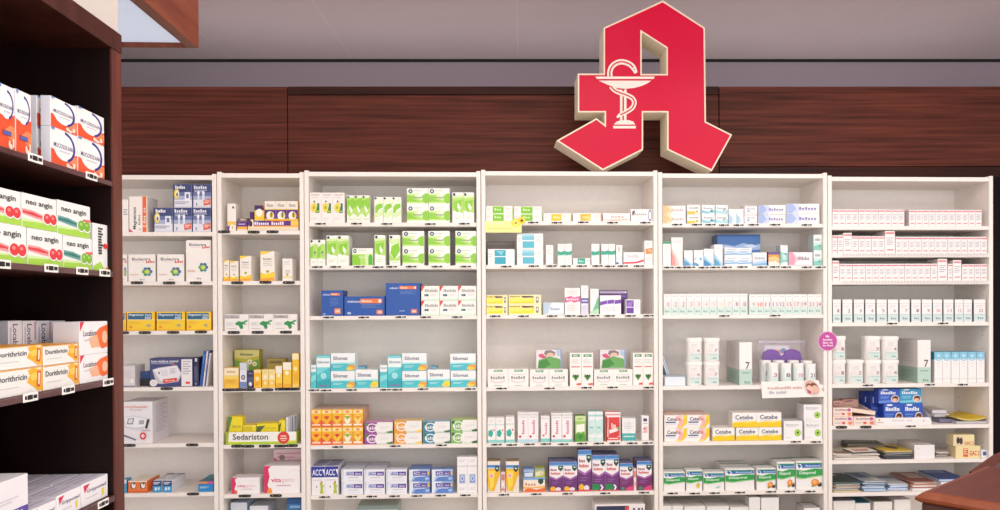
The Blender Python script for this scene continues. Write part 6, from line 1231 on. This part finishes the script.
box(bm, (-w / 2, 0, -h / 2), (w / 2, .0012, h / 2), 0, .0005); add_marks(bm, [R(.1, .28, .24, .7, '15110f'), R(.27, .22, .62, .76, '15110f'), R(.66, .28, .92, .7, '15110f')], lambda u, v, k: (-w / 2 + u * w, -k * LAY, h / 2 - v * h), lambda c: 1)
clm = bpy.data.meshes.new('price_label'); bm.to_mesh(clm); bm.free(); clm.materials.append(mat('f6f1ec')); clm.materials.append(mat('15110f'))
for i, us in enumerate([[36, 92], [2, 51, 82, 104.5], [29, 67, 107], [101]]):
    for u in us:
        y = cy(u); y = min(y, ya - .024)
        o = bpy.data.objects.new('price_label', clm); COL.objects.link(o); o.parent = CSH[i][2]; o.rotation_euler = (0, 0, math.pi / 2); o.location = (.0018, y, (CSH[i][0] + CSH[i][1]) / 2 + .0015)
def cbox(row, u0, u1, vt, design, d, look, X=XC - .012, zb=None, um=None, name='medicine_box', yX=None):
    """carton facing the aisle; u0..u1 along the shelf front, vt = its top at u1"""
    y0, y1 = cy(u0, X=yX or X), cy(u1, X=yX or X); z0 = (CSH[row][0] if zb is None else zb) + .0003
    zt = cz(u1 if um is None else um, vt, yX or X)
    o = bpy.data.objects.new(name, carton_mesh(name, y1 - y0 - .0012, zt - z0, d, **design)); COL.objects.link(o)
    o.rotation_euler = (0, 0, math.pi / 2); o.location = (X, (y0 + y1) / 2, z0)
    tag(o, look, 'medicine box'); 
    return o, zt
muco = lambda tall: D('f3efee', P('e8552e', (0, .46 if tall else .56), (.4, .5 if tall else .62), (1, .42 if tall else .56), (1, 1), (0, 1)), P('f08a5a', (.3, .72), (.7, .6), (1, .62), (1, .9)),
    E_(.48, .3 if tall else .43, .4, .22 if tall else .38, 'f6f3f2', 26), RING(.48, .3 if tall else .43, .43, .235 if tall else .41, .17, '2c2f8c', -85, 70), T('MUCOSOLVAN', .1, .3 if tall else .38, .82, .36 if tall else .5, '55507a'), G(.3, .4 if tall else .56, .7, .44 if tall else .62, 1, 'c8c4cc'),
    ([R(.2, .7, .75, .78, '8a4a6a'), E_(.4, .74, .1, .03, '4a6ac0'), E_(.6, .74, .1, .03, '4a6ac0')] if tall else []), E_(.62, .9, .07, .06, 'f3d8c8'), E_(.72, .94, .08, .05, 'f3d8c8'), R(.8, .8, .9, .94, 'f4dccc'), R(0, 0, .12, .06, '6a8ac8'), side='e6e4ec')
cbox(0, -19, -1, 80, muco(True), .07, 'tall orange and white carton cut by the photo edge, top cabinet shelf', um=0)
cbox(0, 0, 16.6, 90.0, muco(True), .07, 'tall orange and white carton standing second, top cabinet shelf')
cbox(0, 17.2, 33, 96.2, muco(True), .07, 'tall orange and white carton beside stacked square ones')
for k, (u0, u1, vt, vm) in enumerate([(52, 78.6, 108.5, 137), (79, 105.6, 119, 147)]):
    w_ = ['near tall ones', 'near cabinet upright'][k]
    ob, zt = cbox(0, u0, u1, vm, muco(False), .018, 'square orange and white carton, lower, ' + w_)
    cbox(0, u0, u1, vt, muco(False), .018, 'square orange and white carton, upper, ' + w_, zb=zt)
    if k == 0:
        ob, zt2 = cbox(0, u0, u1, vm, muco(False), .018, 'lower carton behind the stacked square orange ones', X=XC - .012 - .024, zb=None, yX=XC - .012)
        cbox(0, u0, u1, vt, muco(False), .018, 'upper carton behind the stacked square orange ones', X=XC - .012 - .024, zb=zt2, yX=XC - .012)
def neo(green):
    c1, c2 = ('2f7a74', '6aa8a0') if green else ('dc3f4a', 'f2a0a0'); lz = '7ab82c' if green else 'e2343c'
    return D('f2f0ee', P('a9d84a', (0, .82), (.5, .8), (1, .74), (1, 1), (0, 1)), P('d4eeA8'.lower(), (0, .74), (.6, .76), (1, .68), (1, .75), (.5, .81), (0, .83)), P(c2, (0, .46), (.3, .48), (.7, .6), (1, .72), (.7, .74), (.4, .7), (0, .62)), P(c1, (0, .52), (.3, .53), (.75, .66), (.4, .64), (0, .58)), T('neo angin', .1, .16, .86, .36, '35383c'),
             E_(.7, .64, .14, .2, 'f6f2f0'), E_(.88, .64, .13, .2, 'f6f2f0'), E_(.7, .64, .11, .16, lz), E_(.88, .64, .1, .16, lz), E_(.68, .6, .04, .05, 'f0908a' if not green else 'b0d870'), E_(.86, .6, .035, .05, 'f0908a' if not green else 'b0d870'), ([P('e86a6a', (.74, .44), (1, .42), (1, .5), (.74, .5))] if green else []), side='d8d4d2')
for u0, u1, vm, g, w_ in [(-18, 27.2, 227, 0, 'cut by the photo edge'), (28, 63.3, 233.5, 0, 'beside green one'), (63.9, 92.6, 239.5, 1, 'green sweep')]:
    ob, zt = cbox(1, u0, u1, vm, neo(g), .06, 'white lozenge carton, lower layer, ' + ('red sweep ' + w_ if not g else w_))
    tops = {-18: (-20, 22, 192.5), 28: (22.6, 57.6, 200.6), 63.9: (58.2, 91, 207.4)}[u0]
    cbox(1, tops[0], tops[1], tops[2], neo(g), .06, 'white lozenge carton, upper layer, ' + ('red sweep ' + w_ if not g else w_), zb=zt)
cbox(1, 93.4, 109.6, 226, D('f2f0ee', T('ratioDolor', .3, .08, .6, .66, '3a3a44', 270), E_(.7, .46, .1, .06, 'dc3f3f'), E_(.88, .46, .1, .06, 'dc3f3f'), P('a9d84a', (0, .9), (.4, .8), (.7, 1), (0, 1)), P('d88a4a', (.6, .96), (.9, .88), (.94, .94)), side='d8d4dc'), .06, 'slim upright white carton with vertical lettering by cabinet upright')
dori = D('f3efea', R(0, 0, 1, .05, 'eaa42c'), R(.97, 0, 1, 1, 'f0b02c'), P('f4b428', (.68, .1), (.8, .04), (.94, .12), (1, .05), (1, .9), (.9, .96), (.8, .76), (.66, .56), (.72, .3)), P('f8cf5a', (.72, .3), (.86, .2), (.9, .5), (.76, .52)), T('Dorithricin', .05, .22, .66, .44, '5a5a60'), G(.08, .66, .5, .72, 1, 'd0ccc8'), P('d85a4a', (.88, .16), (.96, .2), (.94, .8), (.86, .76)), P('f6e4c4', (.9, .24), (.94, .26), (.92, .7), (.89, .68)), side='eaa42c', top=[R(0, 0, 1, 1, 'e8a028')])
for u0, u1, vm, vt, w_ in [(-8, 42, 368.6, 344.2, 'nearer photo edge'), (42.6, 78.2, 364.0, 343.0, 'beside red-cornered ones')]:
    ob, zt = cbox(2, u0, u1, vm, dori, .07, 'white and amber carton, lower, ' + w_, um=(u0 + u1) / 2 if u0 > 0 else 20)
    cbox(2, u0, u1, vt, dori, .07, 'white and amber carton, upper, ' + w_, zb=zt)
loca = D('f3f0f0', P('dc3448', (0, 0), (.16, 0), (0, .3)), T('Locabiosol', .12, .26, .66, .44, '5a4a5a'), P('f0703a', (.56, .34), (.7, .2), (1, .1), (1, .8), (.8, .86), (.6, .7)), P('f8b48a', (.3, .5), (.6, .4), (.7, .8), (.4, .8)), E_(.88, .5, .1, .2, 'f4c4a4'), G(.14, .54, .5, .62, 1, 'd4c8c8'), side='e6e2e8')
ob, zt = cbox(2, 79.2, 107.4, 352.5, loca, .05, 'white red-cornered orange carton, lower one')
cbox(2, 79.2, 107.4, 321, loca, .05, 'white red-cornered orange carton, upper one', zb=zt)
for k in range(5):
    X = XC - .012 - .085
    u0 = [8, 22.8, 36.6, 51.6, 66][k]; u1 = [22.2, 36, 51, 65.4, 79][k]
    nm_ = ['Locabiosol'] * 5
    cbox(2, u0, u1, 320.5, D('e8e4ea', T('Locabiosol', .3, .05, .66, .62, '5f4a64', 270), R(.86, .02, .95, .3, 'd88a94') if k in (1, 2, 3) else R(.8, .7, .9, .9, 'd8d0d8'), G(.08, .1, .2, .7, 1, 'c8c0cc'), side='d0ccd6'), .05, 'white carton with vertical name behind amber ones, ' + ORD[k] + ' from photo edge', X=X)
grip = D('f2eff2', P('d8345a', (.06, .1), (.3, .08), (.1, .44)), T('Grippostad', .18, .3, .92, .5, '5a4a74'), P('e8d84a', (.74, .56), (.86, .5), (.84, .82), (.76, .86)), G(.14, .66, .6, .74, 1, 'd0ccd4'), side='dcd6e0', top=[R(0, 0, 1, 1, 'd8d2de'), G(.05, .1, .95, .9, 3, 'b4acc8', .3)])
for k, (u0, u1) in enumerate([(27.5, 54.6), (55, 79.6), (80, 106.4)]):
    for r in range(3):
        cbox(3, u0, u1, [500, 486.5, 474.2][k], grip, .055, 'white violet-lettered carton with red corner, ' + ['nearest photo edge', 'middle of row', 'by cabinet upright'][k] + ['', ', second rank', ', rear rank'][r], X=XC - .012 - r * .0575, yX=XC - .012)
cbox(3, -30, 26.6, 474.5, D('efebef', R(0, .5, 1, .62, '5a4aa0'), T('akut forte', .1, .52, .9, .6, 'dcd6f0'), G(.3, .3, .8, .4, 2, 'd0c8d0', .3), E_(.85, .86, .06, .06, '9a8a9a'), side='dcd8e0', top=[R(0, 0, 1, 1, 'e4e0e4'), G(.1, .2, .9, .8, 2, 'cfc8d0', .3)]), .16, 'large white carton with violet stripe, lowest cabinet shelf', um=24)

# panel standing on the cabinet and the hanging canopy with wooden fascia
bm = bmesh.new(); box(bm, (XC - .03, YN, ctop1 + .0005), (XC - .006, yb2, ctop1 + .5), 0, .002)
o = obj('light_panel', bm, mat('d0c6bf', .5)); tag(o, 'cream panel standing on top of the dark cabinet', 'panel')
YE = -1.42
pe = pY(199, 48.5, YE); pi = pY(187, 46.5, YE)
cn = empty('ceiling_canopy', (pe.x, YE, pe.z)); tag(cn, 'hanging canopy with wooden fascia and pale blue-white underside', 'canopy')
bm = bmesh.new(); box(bm, (pi.x - pe.x, YN - YE, 0), (0, 0, .5), 0, .002); obj('fascia_board', bm, M_WOODR, cn)
bm = bmesh.new(); box(bm, (-.9, -.009, 0), (pi.x - pe.x - .0005, 0, .5), 0, .001); obj('end_board', bm, M_WOODR, cn)
bm = bmesh.new(); box(bm, (-.9, YN - YE, .012), (pi.x - pe.x - .0005, -.0095, .03), 0, .001); obj('underside_glow_panel', bm, mat('cdd4e2', .6, **{'Emission Color': (*rgb('c4d0e6'), 1), 'Emission Strength': .45}), cn)  # slight glow added to lift the brightness of the underside

# ---------------------------------------------------------------- counter in the right foreground
ZD = 1.0
A0 = pZ(929.5, 491.6, ZD); Bk = pZ(990.5, 466.8, ZD); Fr = pZ(1000, 509, ZD)
ax1 = (Bk - A0).normalized(); ax2 = (Fr - A0); ax2 = (ax2 - ax1 * ax2.dot(ax1)).normalized()
ang = math.atan2(ax1.y, ax1.x)
t = empty('service_counter', (A0.x, A0.y, 0), ang); tag(t, 'reddish-brown wooden counter corner in the right foreground', 'counter')
L1 = (Bk - A0).length; W2 = 1.0
sg = -1 if ax1.x * ax2.y - ax1.y * ax2.x < 0 else 1
def crn(x, y): return (x, y * sg)
bm = bmesh.new(); ch_ = .022
def slab(inset_, z): return [Vector((-inset_, -inset_ * sg, z)), Vector((L1 + inset_, -inset_ * sg, z)), Vector((L1 + inset_, (W2 + inset_) * sg, z)), Vector((-inset_, (W2 + inset_) * sg, z))]
rg = [[bm.verts.new(p) for p in slab(i_, z)] for i_, z in ((0, ZD), (.011, ZD - .002), (ch_, ZD - .012), (ch_, ZD - .018), (.012, ZD - .024))]
bm.faces.new(rg[0]).material_index = 0
for a, b in zip(rg, rg[1:]):
    for i in range(4): bm.faces.new((a[i], b[i], b[(i + 1) % 4], a[(i + 1) % 4])).material_index = 1
bm.faces.new(rg[-1][::-1]).material_index = 1
bmesh.ops.recalc_face_normals(bm, faces=bm.faces)
obj('counter_top', bm, [M_DESK, M_DESKE], t)
bm = bmesh.new(); box(bm, (-.012, min(-.012 * sg, W2 * sg), 0), (L1 - .0, max(-.012 * sg, W2 * sg), ZD - .0245), 0, .002)
obj('counter_body', bm, noise_mat('counter_dark', '3a1c18', '54302a', 4, (6, 6, 1), .45), t)
for k in range(2):
    bm = bmesh.new(); box(bm, (-.02, min(-.012 * sg, W2 * sg), ZD - .06 - k * .05), (-.0125, max(-.012 * sg, W2 * sg), ZD - .05 - k * .05), 0, .002); obj('moulding', bm, M_WOODV, t)
# raised board at the far end of the counter
tb = empty('raised_ledge', (A0.x, A0.y, 0), ang); tag(tb, 'dark brown raised wooden ledge behind the counter top', 'ledge')
pn = Vector((-ax1.y, ax1.x, 0)); pb = Vector((A0.x, A0.y, 0)) - pn * (.062 * sg)
def sv(u, v):
    d = ray(u, v); q = CAM + d * ((pb - CAM).dot(pn) / d.dot(pn)); return (q - Vector((A0.x, A0.y, 0))).dot(ax1), q.z
a_, b_, c_, d_ = sv(969, 471.5), sv(993.5, 454.6), sv(1006, 454), sv(969, 478)
yl = sorted((-.0265 * sg, -.062 * sg))
prof = [(a_[0], ZD - .06), a_, b_, (b_[0] + .3, b_[1]), (b_[0] + .3, ZD - .06)]
bm = bmesh.new(); prism(bm, [(x, yl[0], z) for x, z in prof], (0, yl[1] - yl[0], 0)); bmesh.ops.recalc_face_normals(bm, faces=bm.faces)
obj('ledge_board', bm, M_DESK, tb)
bm = bmesh.new(); box(bm, (a_[0] + .01, yl[0] + .004, 0), (b_[0] + .28, yl[1] - .004, ZD - .0605)); obj('ledge_body', bm, M_WOODV, tb)
print('LEDGE', a_, b_, L1)

# ---------------------------------------------------------------- labels of the goods on the white bays
SHN = ['top shelf', 'second shelf', 'third shelf', 'fourth shelf', 'fifth shelf', 'sixth shelf', 'bottom shelf']
SHN6 = ['top shelf', 'second shelf', 'third shelf', 'fourth shelf', 'fifth shelf', 'sixth shelf', 'seventh shelf', 'eighth shelf', 'lowest shelf']
from collections import defaultdict
gp = defaultdict(list)
for r in ITEMS: gp[(r['b'], r['sh'], r['look'])].append(r)
for (b, sh, look), rs in gp.items():
    where = (SHN6 if b == 5 else SHN)[sh] + ', ' + BAYN[b]
    look = look.replace(', bottom shelf', '').replace(', lowest shelf', '')
    if len(rs) > 1:
        cols = sorted({round(r['x'], 2) for r in rs})
        xs_ = []
        for x in sorted(r['x'] for r in rs):
            if not xs_ or x - xs_[-1] > .012: xs_.append(x)
    for r in rs:
        bits = [look]
        if len(rs) > 1:
            k = min(range(len(xs_)), key=lambda i: abs(xs_[i] - r['x']))
            if len(xs_) > 1: bits.append(ORD[k] + ' from left' if len(xs_) > 2 else ('left one', 'right one')[k])
            if r['m'] > 1: bits.append(['lower', 'upper'][r['lay']] if r['m'] == 2 else ['lowest', 'middle', 'upper'][r['lay']])
            nr = max(q['row'] for q in rs)
            if nr: bits.append(['front', 'second rank', 'rear'][r['row']] if nr > 1 else ['front', 'rear'][r['row']])
            r['o']['group'] = (look + ' on ' + where)[:90]
        lab = ', '.join(bits) + ', ' + where
        if len(lab.split()) > 16:
            lab = lab.replace('shelf, bay', 'shelf bay').replace(' of green cartons', ' three').replace('second bay from counter', 'penultimate bay').replace('end bay by counter', 'end bay').replace('bay beside dark cabinet', 'first bay').replace('bay three', 'green-carton bay')
        if len(lab.split()) > 16: lab = lab.replace('bay under red sign', 'sign bay').replace('green-carton bay', 'third bay')
        if len(lab.split()) > 16: print('LONG', len(lab.split()), lab)
        r['o']['label'] = lab; r['o']['category'] = r['cat']
seen = defaultdict(int)
for o in S.objects:
    if 'label' in o: seen[o['label']] += 1
for k, n in seen.items():
    if n > 1: print('DUP', n, k)

# ---------------------------------------------------------------- light
def area(name, loc, sx, sy, power, col=(1, 1, 1), rot=(0, 0, 0)):
    l = bpy.data.lights.new(name, 'AREA'); l.shape = 'RECTANGLE'; l.size = sx; l.size_y = sy; l.energy = power; l.color = col
    o = bpy.data.objects.new(name, l); COL.objects.link(o); o.location = loc; o.rotation_euler = rot
    return o
zl = ZCE - .06
for i, x in enumerate((-1.1, .4, 1.9)):
    area('ceiling_lamp', (x, -1.7, zl), 1.2, .35, 12, (1, .88, .74) if x < 0 else (1, .94, .88))
    area('ceiling_lamp', (x + .3, -3.2, zl), 1.2, .5, 14, (1, .96, .92))
    # unseen upward fill lights, added to brighten the ceiling
    area('ceiling_fill_light', (x, -.8, 2.6), 1.2, .2, 6, (1, .97, .97), (math.pi, 0, 0))
# added fill light hidden behind the panelling, lifting ceiling and far wall
area('hidden_fill_light', (.5, .75, 2.2), 4.6, .12, 9, (1, .97, .97), (math.pi, 0, 0))
# broad frontal fill added behind the viewer to lighten the shelf interiors
area('front_fill_light', (.6, -4.8, 1.55), 5.0, 2.2, 45, (1, .985, .97), (math.radians(90), 0, 0))
w = bpy.data.worlds.new('world'); S.world = w; w.use_nodes = True
w.node_tree.nodes['Background'].inputs[0].default_value = (1, .985, .98, 1); w.node_tree.nodes['Background'].inputs[1].default_value = 1.0
S.view_settings.view_transform = 'Standard'; S.view_settings.look = 'None'; S.view_settings.gamma = 1; S.view_settings.use_curve_mapping = False
S.view_settings.exposure = 0.28
S.cycles.max_bounces = 8; S.cycles.diffuse_bounces = 4; S.cycles.use_denoising = True
